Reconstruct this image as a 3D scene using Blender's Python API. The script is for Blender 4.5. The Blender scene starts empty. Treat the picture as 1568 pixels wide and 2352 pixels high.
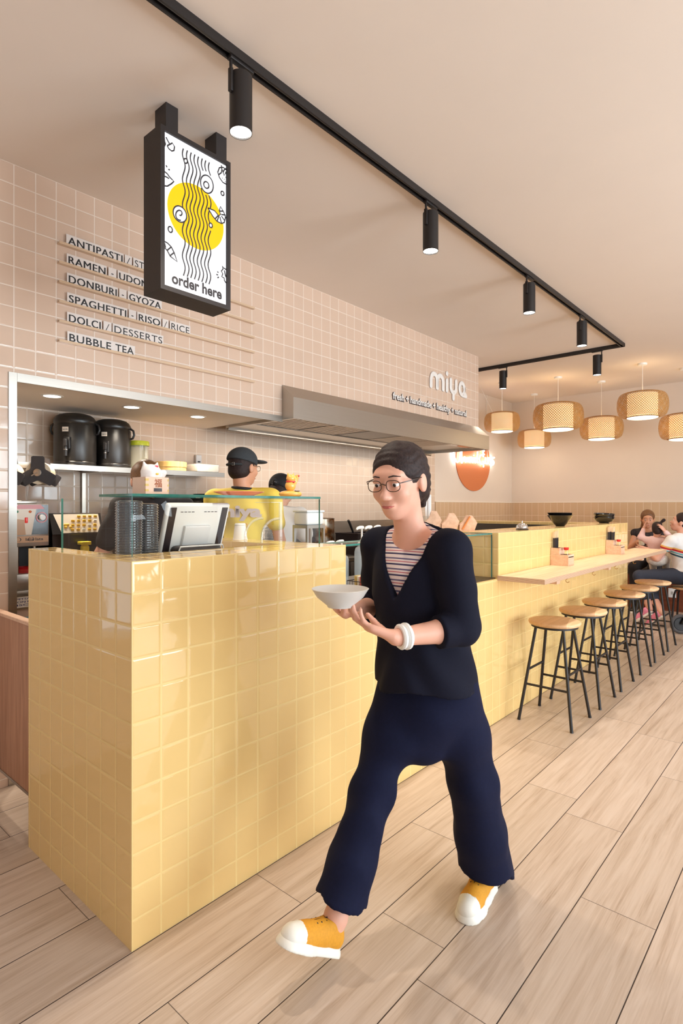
import bpy, bmesh, math, random
import numpy as np
from mathutils import Vector, Matrix

S = bpy.context.scene
C = S.collection
PI = math.pi
random.seed(7)

# ------------------------------------------------------------------ camera, light, exposure
HC = 1.362                                   # eye height
YAW = math.radians(41.25)                    # view direction measured from +X (the counter runs along X)
cam_d = bpy.data.cameras.new('camera')
cam = bpy.data.objects.new('camera', cam_d)
C.objects.link(cam)
cam_d.sensor_fit = 'HORIZONTAL'
cam_d.sensor_width = 36.0
cam_d.lens = 1301 / 1568 * 36.0
cam_d.shift_y = -13 / 1568
cam_d.clip_start = 0.05
cam.location = (0, 0, HC)
cam.rotation_euler = (PI / 2, 0, YAW - PI / 2)
S.camera = cam

S.view_settings.view_transform = 'Standard'
S.view_settings.look = 'None'
S.view_settings.gamma = 1.0
S.view_settings.exposure = -0.29
S.view_settings.use_curve_mapping = False
S.display_settings.display_device = 'sRGB'

try:                                         # fewer stray highlights, shorter render
    S.cycles.max_bounces = 9
    S.cycles.caustics_reflective = False
    S.cycles.caustics_refractive = False
except AttributeError:
    pass

world = bpy.data.worlds.new('world')
S.world = world
world.use_nodes = True
world.node_tree.nodes['Background'].inputs[0].default_value = (0.75, 0.85, 1.0, 1)
world.node_tree.nodes['Background'].inputs[1].default_value = 1.0


def area(name, loc, rot, sx, sy, power, col=(1, 1, 1)):
    d = bpy.data.lights.new(name, 'AREA')
    d.shape = 'RECTANGLE'; d.size = sx; d.size_y = sy; d.energy = power; d.color = col
    o = bpy.data.objects.new(name, d); C.objects.link(o)
    o.location = loc; o.rotation_euler = rot
    return o


# daylight standing in the street windows (side wall and the wall behind the viewer)
DAY = (0.82, 0.92, 1.0)
for wx, pw in ((0.4, 175), (3.6, 360), (6.8, 60)):
    area('daylight', (wx, -4.18, 1.40), (PI / 2 + 0.34, 0, 0), 2.5, 2.45, pw, DAY)
area('daylight', (-3.18, -1.6, 1.5), (PI / 2 + 0.2, 0, -PI / 2), 2.4, 2.3, 2, DAY)
area('daylight', (-0.15, 3.20, 1.35), (PI / 2, 0, PI), 0.92, 1.4, 5, DAY)  # light of the added left window, mirrored in the counter's end tiles
SPOT_W, SPOT_COL = 68, (1.0, 0.89, 0.75)
PENDANT_W, PENDANT_COL = 2.5, (1.0, 0.80, 0.52)
DOWN_W = 55


def spot(name, loc, power, col, ang=100, blend=0.7, r=0.03):
    d = bpy.data.lights.new(name, 'SPOT')
    d.energy = power; d.color = col; d.spot_size = math.radians(ang); d.spot_blend = blend
    d.shadow_soft_size = r
    o = bpy.data.objects.new(name, d); C.objects.link(o); o.location = loc
    return o


# ------------------------------------------------------------------ colour + node helpers
def lin(c):
    r = []
    for v in c[:3]:
        v = v / 255.0
        r.append(v / 12.92 if v <= 0.04045 else ((v + 0.055) / 1.055) ** 2.4)
    return (r[0], r[1], r[2], 1.0)


class NT:
    def __init__(s, name):
        s.m = bpy.data.materials.new(name); s.m.use_nodes = True
        s.t = s.m.node_tree; s.b = s.t.nodes['Principled BSDF']; s.out = s.t.nodes['Material Output']

    def node(s, typ, **kw):
        n = s.t.nodes.new(typ)
        for k, v in kw.items():
            setattr(n, k, v)
        return n

    def link(s, a, b):
        s.t.links.new(a, b)

    def put(s, sock, v):
        if isinstance(v, bpy.types.NodeSocket):
            s.link(v, sock)
        else:
            sock.default_value = v

    def math(s, op, a, b=None, c=None):
        n = s.node('ShaderNodeMath', operation=op)
        s.put(n.inputs[0], a)
        if b is not None: s.put(n.inputs[1], b)
        if c is not None: s.put(n.inputs[2], c)
        return n.outputs[0]

    def mix(s, f, a, b, mode='MIX'):
        n = s.node('ShaderNodeMix', data_type='RGBA', blend_type=mode)
        s.put(n.inputs[0], f); s.put(n.inputs[6], a); s.put(n.inputs[7], b)
        return n.outputs[2]

    def pos(s):
        g = s.node('ShaderNodeNewGeometry'); q = s.node('ShaderNodeSeparateXYZ')
        s.link(g.outputs['Position'], q.inputs[0])
        return g, q.outputs

    def obj(s):
        g = s.node('ShaderNodeTexCoord')
        return g.outputs['Object']

    def comb(s, x, y, z):
        n = s.node('ShaderNodeCombineXYZ')
        s.put(n.inputs[0], x); s.put(n.inputs[1], y); s.put(n.inputs[2], z)
        return n.outputs[0]

    def noise(s, vec, scale, detail=3, rough=0.5, dist=0.0):
        n = s.node('ShaderNodeTexNoise')
        s.put(n.inputs['Vector'], vec); n.inputs['Scale'].default_value = scale
        n.inputs['Detail'].default_value = detail; n.inputs['Roughness'].default_value = rough
        n.inputs['Distortion'].default_value = dist
        return n.outputs[0]

    def ramp(s, f, stops):
        n = s.node('ShaderNodeValToRGB')
        e = n.color_ramp.elements
        while len(e) < len(stops): e.new(0.5)
        for k, (p, c) in enumerate(stops):
            e[k].position = p; e[k].color = c
        s.put(n.inputs[0], f)
        return n.outputs[0]

    def mapr(s, v, a, b, c, d):
        n = s.node('ShaderNodeMapRange'); n.interpolation_type = 'SMOOTHSTEP'
        s.put(n.inputs[0], v)
        for k, x in enumerate((a, b, c, d)): n.inputs[k + 1].default_value = x
        return n.outputs[0]

    def bump(s, h, dist=1.0, strength=1.0):
        n = s.node('ShaderNodeBump'); s.put(n.inputs['Height'], h)
        n.inputs['Distance'].default_value = dist; n.inputs['Strength'].default_value = strength
        s.link(n.outputs[0], s.b.inputs['Normal'])


MATS = {}


def mat(name, col, rough=0.5, metal=0.0, emit=0.0, ecol=None, spec=0.5, coat=0.0, var=0.0, scale=30.0, bump=0.0, trans=0.0, sss=0.0, sheen=0.0):
    if name in MATS: return MATS[name]
    n = NT(name); b = n.b
    b.inputs['Roughness'].default_value = rough
    b.inputs['Metallic'].default_value = metal
    b.inputs['Specular IOR Level'].default_value = spec
    b.inputs['Coat Weight'].default_value = coat
    b.inputs['Coat Roughness'].default_value = 0.05
    if trans: b.inputs['Transmission Weight'].default_value = trans
    if sheen: b.inputs['Sheen Weight'].default_value = sheen
    if sss:
        b.inputs['Subsurface Weight'].default_value = sss
        b.inputs['Subsurface Radius'].default_value = (0.012, 0.005, 0.003)
    c = lin(col)
    f = n.noise(n.obj(), scale, 4, 0.6)
    lo = tuple(max(0, v * (1 - var)) for v in c[:3]) + (1,)
    hi = tuple(min(1, v * (1 + var)) for v in c[:3]) + (1,)
    n.link(n.ramp(f, [(0.3, lo), (0.7, hi)]), b.inputs['Base Color'])
    if emit:
        b.inputs['Emission Color'].default_value = lin(ecol or col)
        b.inputs['Emission Strength'].default_value = emit
    if bump: n.bump(f, bump)
    MATS[name] = n.m
    return n.m


def tile_mat(name, col, grout, pitch, off, gw=0.004, rough=0.07, var=0.05, wave=0.0006, tilt=0.004, coat=0.0):
    """glazed wall tiles: square pattern on every axis-aligned face, each tile slightly tilted and wavy"""
    n = NT(name)
    g, xyz = n.pos()
    nn = n.node('ShaderNodeSeparateXYZ'); n.link(g.outputs['True Normal'], nn.inputs[0])
    grouts, prof, cell, tilts = [], [], [], []
    for a in range(3):
        t = n.math('DIVIDE', n.math('SUBTRACT', xyz[a], off[a]), pitch[a])
        fr = n.math('FRACT', t)
        d = n.math('MULTIPLY', n.math('MINIMUM', fr, n.math('SUBTRACT', 1.0, fr)), pitch[a])
        inplane = n.math('LESS_THAN', n.math('ABSOLUTE', nn.outputs[a]), 0.5)
        line = n.mapr(d, gw * 0.5, gw * 0.5 + 0.0015, 1.0, 0.0)
        grouts.append(n.math('MULTIPLY', line, inplane))
        p = n.mapr(d, gw * 0.4, gw * 0.5 + 0.007, 0.0, 1.0)
        prof.append(n.math('MAXIMUM', p, n.math('SUBTRACT', 1.0, inplane)))
        cell.append(n.math('MULTIPLY', n.math('FLOOR', t), inplane))
        tilts.append(n.math('MULTIPLY', n.math('SUBTRACT', fr, 0.5), inplane))
    gm = n.math('MAXIMUM', n.math('MAXIMUM', grouts[0], grouts[1]), grouts[2])
    pm = n.math('MINIMUM', n.math('MINIMUM', prof[0], prof[1]), prof[2])
    w = n.node('ShaderNodeTexWhiteNoise', noise_dimensions='3D'); n.link(n.comb(*cell), w.inputs['Vector'])
    rgb = n.node('ShaderNodeSeparateColor'); n.link(w.outputs['Color'], rgb.inputs[0])
    c = lin(col)
    lo = tuple(v * (1 - var) for v in c[:3]) + (1,)
    hi = tuple(min(1, v * (1 + var)) for v in c[:3]) + (1,)
    tint = n.ramp(w.outputs['Value'], [(0.0, lo), (1.0, hi)])
    n.link(n.mix(gm, tint, lin(grout)), n.b.inputs['Base Color'])
    n.put(n.b.inputs['Roughness'], n.math('MULTIPLY_ADD', gm, 0.5, rough))
    n.b.inputs['Coat Weight'].default_value = coat
    h = n.math('MULTIPLY', pm, 0.0006)
    h = n.math('MULTIPLY_ADD', n.noise(g.outputs['Position'], 22, 1, 0.4), n.math('MULTIPLY', n.math('LESS_THAN', n.math('ABSOLUTE', nn.outputs[2]), 0.5), wave), h)
    for a in range(3):
        k = n.math('MULTIPLY', tilts[a], n.math('SUBTRACT', rgb.outputs[a], 0.5))
        h = n.math('MULTIPLY_ADD', k, tilt, h)
    h = n.math('MULTIPLY', h, n.math('LESS_THAN', n.math('ABSOLUTE', nn.outputs[2]), 0.5))
    n.bump(h, 1.0, 1.0)
    return n.m


def plank_mat(name):
    """wood-look floor planks 1.18 x 0.236 m running along X, dark joints"""
    n = NT(name)
    g, xyz = n.pos()
    t = n.math('DIVIDE', n.math('SUBTRACT', 1.62, xyz[1]), 0.236)
    row = n.math('FLOOR', t); fr = n.math('FRACT', t)
    d1 = n.math('MULTIPLY', n.math('MINIMUM', fr, n.math('SUBTRACT', 1.0, fr)), 0.236)
    off = n.math('MULTIPLY_ADD', n.math('MODULO', n.math('ADD', row, 300.0), 3.0), 0.665, 0.19)
    u = n.math('DIVIDE', n.math('SUBTRACT', xyz[0], off), 1.18)
    col = n.math('FLOOR', u); fu = n.math('FRACT', u)
    d2 = n.math('MULTIPLY', n.math('MINIMUM', fu, n.math('SUBTRACT', 1.0, fu)), 1.18)
    j = n.math('MAXIMUM', n.mapr(d1, 0.0011, 0.0021, 1.0, 0.0), n.mapr(d2, 0.0008, 0.0016, 0.8, 0.0))
    w = n.node('ShaderNodeTexWhiteNoise', noise_dimensions='3D'); n.link(n.comb(row, col, 0.0), w.inputs['Vector'])
    v = w.outputs['Value']
    sx = n.math('MULTIPLY_ADD', v, 13.0, n.math('MULTIPLY', xyz[0], 1.0))
    vec = n.comb(sx, n.math('MULTIPLY', xyz[1], 16.0), n.math('MULTIPLY', v, 9.0))
    g1 = n.noise(vec, 2.2, 5, 0.62, 0.6)
    vec2 = n.comb(n.math('MULTIPLY', sx, 2.0), n.math('MULTIPLY', xyz[1], 110.0), v)
    g2 = n.noise(vec2, 2.0, 3, 0.6)
    f = n.math('ADD', n.math('MULTIPLY', g1, 0.7), n.math('MULTIPLY', g2, 0.3))
    c = n.ramp(f, [(0.30, lin((170, 146, 126))), (0.42, lin((198, 176, 158))), (0.55, lin((211, 191, 175))), (0.72, lin((219, 201, 187)))])
    tone = n.ramp(v, [(0.0, (0.90, 0.89, 0.87, 1)), (1.0, (1.0, 1.0, 1.0, 1))])
    c = n.mix(1.0, c, tone, 'MULTIPLY')
    n.link(n.mix(j, c, lin((45, 28, 24))), n.b.inputs['Base Color'])
    n.put(n.b.inputs['Roughness'], n.math('MULTIPLY_ADD', g2, 0.2, 0.30))
    n.bump(n.math('SUBTRACT', n.math('MULTIPLY', g2, 0.0003), n.math('MULTIPLY', j, 0.0015)), 1.0, 0.6)
    return n.m


def wood_mat(name, c1, c2, axis=0, rough=0.5, scale=1.0, fine=60.0):
    n = NT(name)
    q = n.node('ShaderNodeSeparateXYZ'); n.link(n.obj(), q.inputs[0])
    o = [n.math('MULTIPLY', q.outputs[k], (1.5 if k == axis else fine * 0.35) * scale) for k in range(3)]
    f = n.noise(n.comb(*o), 2.0, 5, 0.6, 0.5)
    n.link(n.ramp(f, [(0.32, lin(c2)), (0.62, lin(c1))]), n.b.inputs['Base Color'])
    n.b.inputs['Roughness'].default_value = rough
    return n.m


def ply_edge_mat(name, c1, c2):
    """plywood: broad face grain on top, stacked veneer lines on the edges"""
    n = NT(name)
    g, xyz = n.pos()
    nn = n.node('ShaderNodeSeparateXYZ'); n.link(g.outputs['True Normal'], nn.inputs[0])
    top = n.math('GREATER_THAN', n.math('ABSOLUTE', nn.outputs[2]), 0.5)
    v = n.comb(n.math('MULTIPLY', xyz[0], 1.2), n.math('MULTIPLY', xyz[1], 26.0), 0.0)
    a = n.ramp(n.noise(v, 2.0, 4, 0.6, 0.5), [(0.3, lin(c2)), (0.65, lin(c1))])
    s = n.math('SINE', n.math('MULTIPLY', xyz[2], 2 * PI / 0.0055))
    b = n.ramp(n.math('MULTIPLY_ADD', s, 0.5, 0.5), [(0.2, lin((178, 138, 108))), (0.8, lin((222, 188, 160)))])
    n.link(n.mix(top, b, a), n.b.inputs['Base Color'])
    n.b.inputs['Roughness'].default_value = 0.45
    return n.m


def steel_mat(name, col=(184, 178, 170), rough=0.33, axis=0, var=0.10):
    n = NT(name)
    q = n.node('ShaderNodeSeparateXYZ'); n.link(n.obj(), q.inputs[0])
    o = [n.math('MULTIPLY', q.outputs[k], 1.0 if k == axis else 160.0) for k in range(3)]
    f = n.noise(n.comb(*o), 2.0, 3, 0.6)
    c = lin(col)
    n.link(n.ramp(f, [(0.3, tuple(v * (1 - var) for v in c[:3]) + (1,)), (0.7, c)]), n.b.inputs['Base Color'])
    n.b.inputs['Metallic'].default_value = 1.0
    n.put(n.b.inputs['Roughness'], n.math('MULTIPLY_ADD', f, 0.18, rough - 0.08))
    return n.m


def thin_glass(name, tint=(0.98, 0.99, 0.985), refl=0.55, rough=0.0, dens=0.0, dcol=(1, 1, 1)):
    """thin clear sheet: mostly transparent, mirror-like at grazing angles; dens adds a milky film"""
    n = NT(name)
    tr = n.node('ShaderNodeBsdfTransparent'); tr.inputs[0].default_value = (*tint, 1)
    gl = n.node('ShaderNodeBsdfGlossy'); gl.inputs['Roughness'].default_value = rough
    fr = n.node('ShaderNodeFresnel'); fr.inputs[0].default_value = 1.45
    mx = n.node('ShaderNodeMixShader')
    gg = n.node('ShaderNodeNewGeometry'); n.put(mx.inputs[0], n.math('MULTIPLY', n.math('MULTIPLY', fr.outputs[0], refl), n.math('SUBTRACT', 1.0, gg.outputs['Backfacing']))); n.link(tr.outputs[0], mx.inputs[1]); n.link(gl.outputs[0], mx.inputs[2])
    last = mx.outputs[0]
    if dens:
        df = n.node('ShaderNodeBsdfDiffuse'); df.inputs[0].default_value = (*dcol, 1)
        m2 = n.node('ShaderNodeMixShader'); m2.inputs[0].default_value = dens
        n.link(last, m2.inputs[1]); n.link(df.outputs[0], m2.inputs[2]); last = m2.outputs[0]
    n.link(last, n.out.inputs[0])
    return n.m


# ------------------------------------------------------------------ mesh builder
class MB:
    def __init__(s):
        s.v = []; s.f = []; s.mi = []

    def add(s, vs, fs, mi=0):
        k = len(s.v)
        s.v += [tuple(v) for v in vs]
        s.f += [tuple(i + k for i in f) for f in fs]
        s.mi += [mi] * len(fs)
        return s

    def box(s, x0, x1, y0, y1, z0, z1, T=None, mi=0, mis=None):
        v = [(x0, y0, z0), (x1, y0, z0), (x1, y1, z0), (x0, y1, z0), (x0, y0, z1), (x1, y0, z1), (x1, y1, z1), (x0, y1, z1)]
        if T is not None: v = [tuple(T @ Vector(p)) for p in v]
        f = [(0, 3, 2, 1), (4, 5, 6, 7), (0, 1, 5, 4), (1, 2, 6, 5), (2, 3, 7, 6), (3, 0, 4, 7)]  # bottom top -y +x +y -x
        s.add(v, f, mi)
        if mis:
            for q, m in enumerate(mis): s.mi[len(s.mi) - 6 + q] = m
        return s

    def rbox(s, x0, x1, y0, y1, z0, z1, r=0.01, seg=3, T=None, mi=0):
        b = bmesh.new()
        bmesh.ops.create_cube(b, size=1.0)
        for v in b.verts:
            v.co = Vector(((x0 + x1) / 2 + v.co.x * (x1 - x0), (y0 + y1) / 2 + v.co.y * (y1 - y0), (z0 + z1) / 2 + v.co.z * (z1 - z0)))
        bmesh.ops.bevel(b, geom=b.edges[:], offset=r, segments=seg, profile=0.5, affect='EDGES')
        return s.bm(b, T, mi)

    def bm(s, b, T=None, mi=0):
        b.verts.ensure_lookup_table(); b.verts.index_update()
        v = [(T @ q.co if T is not None else q.co.copy()) for q in b.verts]
        f = [[q.index for q in p.verts] for p in b.faces]
        b.free()
        return s.add(v, f, mi)

    def lathe(s, prof, c=(0, 0, 0), n=32, T=None, mi=0, arc=2 * PI):
        vs = []; fs = []
        full = arc > 6.28
        m = n if full else n + 1
        for r, z in prof:
            for k in range(m):
                a = arc * k / n
                p = Vector((c[0] + r * math.cos(a), c[1] + r * math.sin(a), c[2] + z))
                vs.append(T @ p if T is not None else p)
        for i in range(len(prof) - 1):
            for k in range(n):
                a = i * m + k; b = i * m + (k + 1) % m
                fs.append((a, b, b + m, a + m))
        return s.add(vs, fs, mi)

    def cyl(s, a, b, r, r2=None, n=16, cap=True, mi=0):
        return s.tube([a, b], [r, r if r2 is None else r2], n, cap, mi)

    def tube(s, pts, r, n=8, cap=True, mi=0, closed=False, flat=None):
        P = [Vector(p) for p in pts]
        R = r if isinstance(r, (list, tuple)) else [r] * len(P)
        vs = []; fs = []
        up = None
        for i, p in enumerate(P):
            if closed: d = P[(i + 1) % len(P)] - P[i - 1]
            else: d = P[min(i + 1, len(P) - 1)] - P[max(i - 1, 0)]
            d.normalize()
            if up is None:
                up = Vector((0, 0, 1)) if abs(d.z) < 0.9 else Vector((1, 0, 0))
            x = up - d * up.dot(d)
            if x.length < 1e-5: x = d.orthogonal()
            x.normalize(); y = d.cross(x); up = x
            for k in range(n):
                a = 2 * PI * k / n
                vs.append(p + x * math.cos(a) * R[i] + y * math.sin(a) * R[i])
        m = len(P)
        for i in range(m if closed else m - 1):
            for k in range(n):
                a = i * n + k; b = i * n + (k + 1) % n
                c = ((i + 1) % m) * n + (k + 1) % n; d = ((i + 1) % m) * n + k
                fs.append((a, b, c, d))
        if cap and not closed:
            fs.append(tuple(range(n))[::-1]); fs.append(tuple((m - 1) * n + k for k in range(n)))
        return s.add(vs, fs, mi)

    def prism(s, poly, fn, a, b, mi=0):
        """poly in 2D, fn(u, v, w) -> point, between w=a and w=b"""
        n = len(poly)
        vs = [fn(u, v, a) for u, v in poly] + [fn(u, v, b) for u, v in poly]
        fs = [tuple(range(n))[::-1], tuple(range(n, 2 * n))] + [(k, (k + 1) % n, (k + 1) % n + n, k + n) for k in range(n)]
        return s.add(vs, fs, mi)

    def ball(s, c, r, n=12, mi=0, T=None):
        rx, ry, rz = r if isinstance(r, (tuple, list)) else (r, r, r)
        vs = []; fs = []
        m = max(4, n // 2)
        for i in range(m + 1):
            th = PI * i / m
            for k in range(n):
                a = 2 * PI * k / n
                p = Vector((rx * math.sin(th) * math.cos(a), ry * math.sin(th) * math.sin(a), rz * math.cos(th)))
                p = (T @ p if T is not None else p) + Vector(c)
                vs.append(p)
        for i in range(m):
            for k in range(n):
                a = i * n + k; b = i * n + (k + 1) % n
                fs.append((a, a + n, b + n, b))
        return s.add(vs, fs, mi)

    def mesh(s, name, mats, bevel=0.0, seg=2, sharp=38):
        me = bpy.data.meshes.new(name)
        me.from_pydata(s.v, [], s.f)
        if bevel:
            b = bmesh.new(); b.from_mesh(me)
            bmesh.ops.remove_doubles(b, verts=b.verts[:], dist=1e-6)
            ed = [e for e in b.edges if len(e.link_faces) == 2 and e.calc_face_angle(0) > 0.6]
            bmesh.ops.bevel(b, geom=ed, offset=bevel, segments=seg, profile=0.5, affect='EDGES', clamp_overlap=True)
            bmesh.ops.recalc_face_normals(b, faces=b.faces[:])
            b.to_mesh(me); b.free()
        else:
            b = bmesh.new(); b.from_mesh(me)
            for k, m in enumerate(s.mi): b.faces.ensure_lookup_table(); break
            b.faces.ensure_lookup_table()
            for k, m in enumerate(s.mi): b.faces[k].material_index = m
            bmesh.ops.remove_doubles(b, verts=b.verts[:], dist=1e-6)
            bmesh.ops.recalc_face_normals(b, faces=b.faces[:])
            b.to_mesh(me); b.free()
        for m in (mats if isinstance(mats, (list, tuple)) else [mats]): me.materials.append(m)
        me.polygons.foreach_set('use_smooth', [True] * len(me.polygons))
        me.set_sharp_from_angle(angle=math.radians(sharp))
        me.update()
        return me


def obj(name, mb, mats, parent=None, bevel=0.0, seg=2, label=None, sharp=38, kind=None):
    me = mb.mesh(name, mats, bevel, seg, sharp) if isinstance(mb, MB) else mb
    o = bpy.data.objects.new(name, me); C.objects.link(o)
    if parent is not None:
        o.parent = parent
    if label: o['label'] = label
    if kind: o['kind'] = kind
    return o


def tag(o, label, cat, group=None):
    o['label'] = label; o['category'] = cat
    if group: o['group'] = group
    return o


def thing(name, label, cat, loc=(0, 0, 0), rz=0.0, group=None):
    o = bpy.data.objects.new(name, None); C.objects.link(o)
    o.empty_display_size = 0.1
    o.location = loc; o.rotation_euler = (0, 0, rz)
    return tag(o, label, cat, group)


def struct(name, mb, mats, bevel=0.0):
    o = obj(name, mb, mats, None, bevel); o['kind'] = 'structure'
    return o


def dup(root, loc, rz=0.0, label=None, scale=None):
    def cp(o, par):
        c = o.copy(); C.objects.link(c)
        if par is not None: c.parent = par
        for ch in list(o.children): cp(ch, c)
        return c
    r = cp(root, None)
    r.location = loc; r.rotation_euler = (0, 0, rz)
    if scale: r.scale = (scale,) * 3
    if label: r['label'] = label
    return r


def solo(name, mb, mats, label, cat, loc=None, group=None, bevel=0.0, seg=2, rz=0.0):
    o = obj(name, mb, mats, None, bevel, seg)
    if loc is not None: o.location = loc
    o.rotation_euler = (0, 0, rz)
    return tag(o, label, cat, group)


def text_geo(body, extrude=0.001, bold=0.0, res=4, spacing=1.0):
    d = bpy.data.curves.new('lettering', 'FONT')
    d.body = body; d.size = 1.0; d.extrude = extrude; d.offset = bold; d.resolution_u = res; d.space_character = spacing
    o = bpy.data.objects.new('lettering', d); C.objects.link(o)
    bpy.context.view_layer.update()
    me = bpy.data.meshes.new_from_object(o.evaluated_get(bpy.context.evaluated_depsgraph_get()))
    v = [tuple(q.co) for q in me.vertices]; f = [tuple(p.vertices) for p in me.polygons]
    bpy.data.objects.remove(o); bpy.data.curves.remove(d); bpy.data.meshes.remove(me)
    return v, f


def text_on(mb, body, fn, u0, u1, v0, cap, depth=0.001, bold=0.0, mi=0, spacing=1.0):
    """fit text between u0 and u1 on baseline v0 with capital height cap; fn(u, v, w) -> point"""
    v, f = text_geo(body, 0.5, bold, 4, spacing)
    xs = [p[0] for p in v]; a, b = min(xs), max(xs)
    k = (u1 - u0) / (b - a); h = cap / 0.729
    mb.add([fn(u0 + (p[0] - a) * k, v0 + p[1] * h, (p[2] + 0.5) * depth) for p in v], f, mi)


def ribbon(mb, pts, w, fn, d=0.0008, closed=False, mi=0):
    """flat 2D stroke with round joints on a surface; fn(u, v, w)"""
    P = [Vector((p[0], p[1])) for p in pts]
    n = len(P); L = []; R = []
    for i in range(n):
        if closed: t = P[(i + 1) % n] - P[i - 1]
        else: t = P[min(i + 1, n - 1)] - P[max(i - 1, 0)]
        if t.length < 1e-9: t = Vector((1, 0))
        t.normalize(); q = Vector((-t.y, t.x)) * w / 2
        L.append(P[i] + q); R.append(P[i] - q)
    vs = [fn(p.x, p.y, d) for p in L] + [fn(p.x, p.y, d) for p in R]
    fs = [(i, (i + 1) % n, (i + 1) % n + n, i + n) for i in range(n if closed else n - 1)]
    mb.add(vs, fs, mi)


def disc2(mb, c, rx, ry, fn, d=0.0005, n=40, mi=0):
    mb.add([fn(c[0] + rx * math.cos(2 * PI * k / n), c[1] + ry * math.sin(2 * PI * k / n), d) for k in range(n)], [tuple(range(n))], mi)


def circ(c, rx, ry, n=32):
    return [(c[0] + rx * math.cos(2 * PI * k / n), c[1] + ry * math.sin(2 * PI * k / n)) for k in range(n)]


# survey of the photograph: pixel on a wall plane Y=const -> (X, Z) in metres
_c, _s = math.cos(YAW), math.sin(YAW)


def on_y(px, py, Y):
    R = (px - 784) / 1301.0
    k = Y / (_s - _c * R)
    return k * (_c + _s * R), HC - (py - 1163) / 1301.0 * k

# ------------------------------------------------------------------ materials of the place
PINK = tile_mat('pink_tile', (216, 188, 167), (236, 220, 206), (0.1, 0.1, 0.1), (0.03, 0.0, 3.04), 0.0032, 0.09, 0.02, 0.0003, 0.003)
PINKB = tile_mat('kitchen_tile', (220, 194, 172), (234, 216, 198), (0.1, 0.1, 0.1), (0.03, 0.03, 2.0), 0.0032, 0.12, 0.03, 0.0003, 0.003)
DADO = tile_mat('dado_tile', (206, 174, 140), (228, 206, 180), (0.1, 0.1, 0.2), (0.03, 0.05, 1.42), 0.004, 0.12, 0.03, 0.0004, 0.004)
YELLOW = tile_mat('yellow_tile', (233, 197, 131), (240, 210, 142), (0.1, 0.1, 0.1), (0.879, 1.623, 1.193), 0.0042, 0.06, 0.012, 0.00035, 0.003)
FLOOR = plank_mat('floor_plank')
PLASTER = mat('plaster', (222, 206, 191), 0.8, var=0.012, scale=3)
CEILM = mat('ceiling_paint', (232, 219, 208), 0.75, var=0.012, scale=2)
WHITEP = mat('white_paint', (238, 232, 224), 0.4)
STEEL = steel_mat('brushed_steel')
STEELD = steel_mat('dark_steel', (110, 104, 98), 0.35)
BLACKM = mat('black_metal', (34, 29, 28), 0.45, spec=0.4)
BLACKP = mat('black_plastic', (26, 24, 25), 0.35, var=0.1)
CHROME = mat('chrome', (225, 225, 225), 0.08, metal=1.0)
GLASS = thin_glass('clear_glass')
GEDGE = mat('glass_edge', (62, 128, 116), 0.05, var=0.35, scale=8)
PLYW = ply_edge_mat('plywood', (250, 218, 184), (228, 188, 148))
OAK = wood_mat('oak_seat', (214, 172, 128), (190, 146, 102), 0, 0.42)
SEATW = NT('oak_boards')
_q = SEATW.node('ShaderNodeSeparateXYZ'); SEATW.link(SEATW.obj(), _q.inputs[0])
_o = [SEATW.math('MULTIPLY', _q.outputs[k], 1.5 if k == 0 else 21.0) for k in range(3)]
_f = SEATW.noise(SEATW.comb(*_o), 2.0, 5, 0.6, 0.5)
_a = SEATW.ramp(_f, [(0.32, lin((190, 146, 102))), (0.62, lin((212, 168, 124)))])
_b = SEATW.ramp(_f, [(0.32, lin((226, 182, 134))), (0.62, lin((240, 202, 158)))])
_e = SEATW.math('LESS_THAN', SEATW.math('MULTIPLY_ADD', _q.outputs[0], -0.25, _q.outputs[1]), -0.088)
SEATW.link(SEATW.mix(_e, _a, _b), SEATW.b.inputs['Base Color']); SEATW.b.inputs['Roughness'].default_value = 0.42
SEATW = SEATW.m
PALEW = wood_mat('pale_wood', (232, 194, 166), (212, 170, 140), 0, 0.5)
GATEW = wood_mat('gate_wood', (190, 142, 112), (166, 118, 90), 2, 0.5)
WHITE = mat('white_plastic', (240, 238, 234), 0.3)
LAMPW = mat('lamp_glow', (255, 244, 225), 0.5, emit=9.0)
REDP = mat('red_plastic', (208, 34, 30), 0.3)

# ------------------------------------------------------------------ the room
m = MB().box(-3.2, 8.95, -4.2, 4.1, -0.1, 0.0)
struct('floor', m, FLOOR)
m = MB().box(-3.2, 8.95, -4.2, 4.1, 3.04, 3.14)
struct('ceiling', m, CEILM)
WY = 3.04
m = MB().box(-3.2, -0.62, WY, WY + 0.08, 0, 3.04).box(0.32, 1.02, WY, WY + 0.08, 0, 3.04).box(-0.62, 0.32, WY, WY + 0.08, 0, 0.62).box(-0.62, 0.32, WY, WY + 0.08, 2.05, 3.04).box(1.02, 5.80, WY, WY + 0.08, 2.012, 3.04)
struct('wall_left', m, PINK)
m = MB().box(1.02, 2.81, WY + 0.08, 3.99, 2.012, 2.05).box(5.72, 5.80, WY + 0.08, 3.99, 2.05, 3.04)
m.box(2.81, 5.72, WY + 0.08, 3.99, 2.30, 2.34)
struct('ceiling_soffit', m, mat('soffit_bounce_tint', (242, 230, 216), 0.8, var=0.01, scale=3))  # paler than the plaster: bounce light from the worktop put into the colour
m = MB().box(0.94, 6.41, 3.99, 4.1, 0, 2.32)
struct('wall_back', m, PINKB)
m = MB().box(6.41, 8.95, 3.992, 4.1, 0, 3.04).box(0.94, 6.41, 4.0, 4.1, 2.32, 3.04)
m.box(0.86, 0.94, 3.12, 4.1, 0, 3.04)
struct('wall_kitchen', m, PLASTER)
m = MB().box(8.75, 8.95, -4.2, 3.992, 0, 3.04)
struct('wall_right', m, PLASTER)
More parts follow.
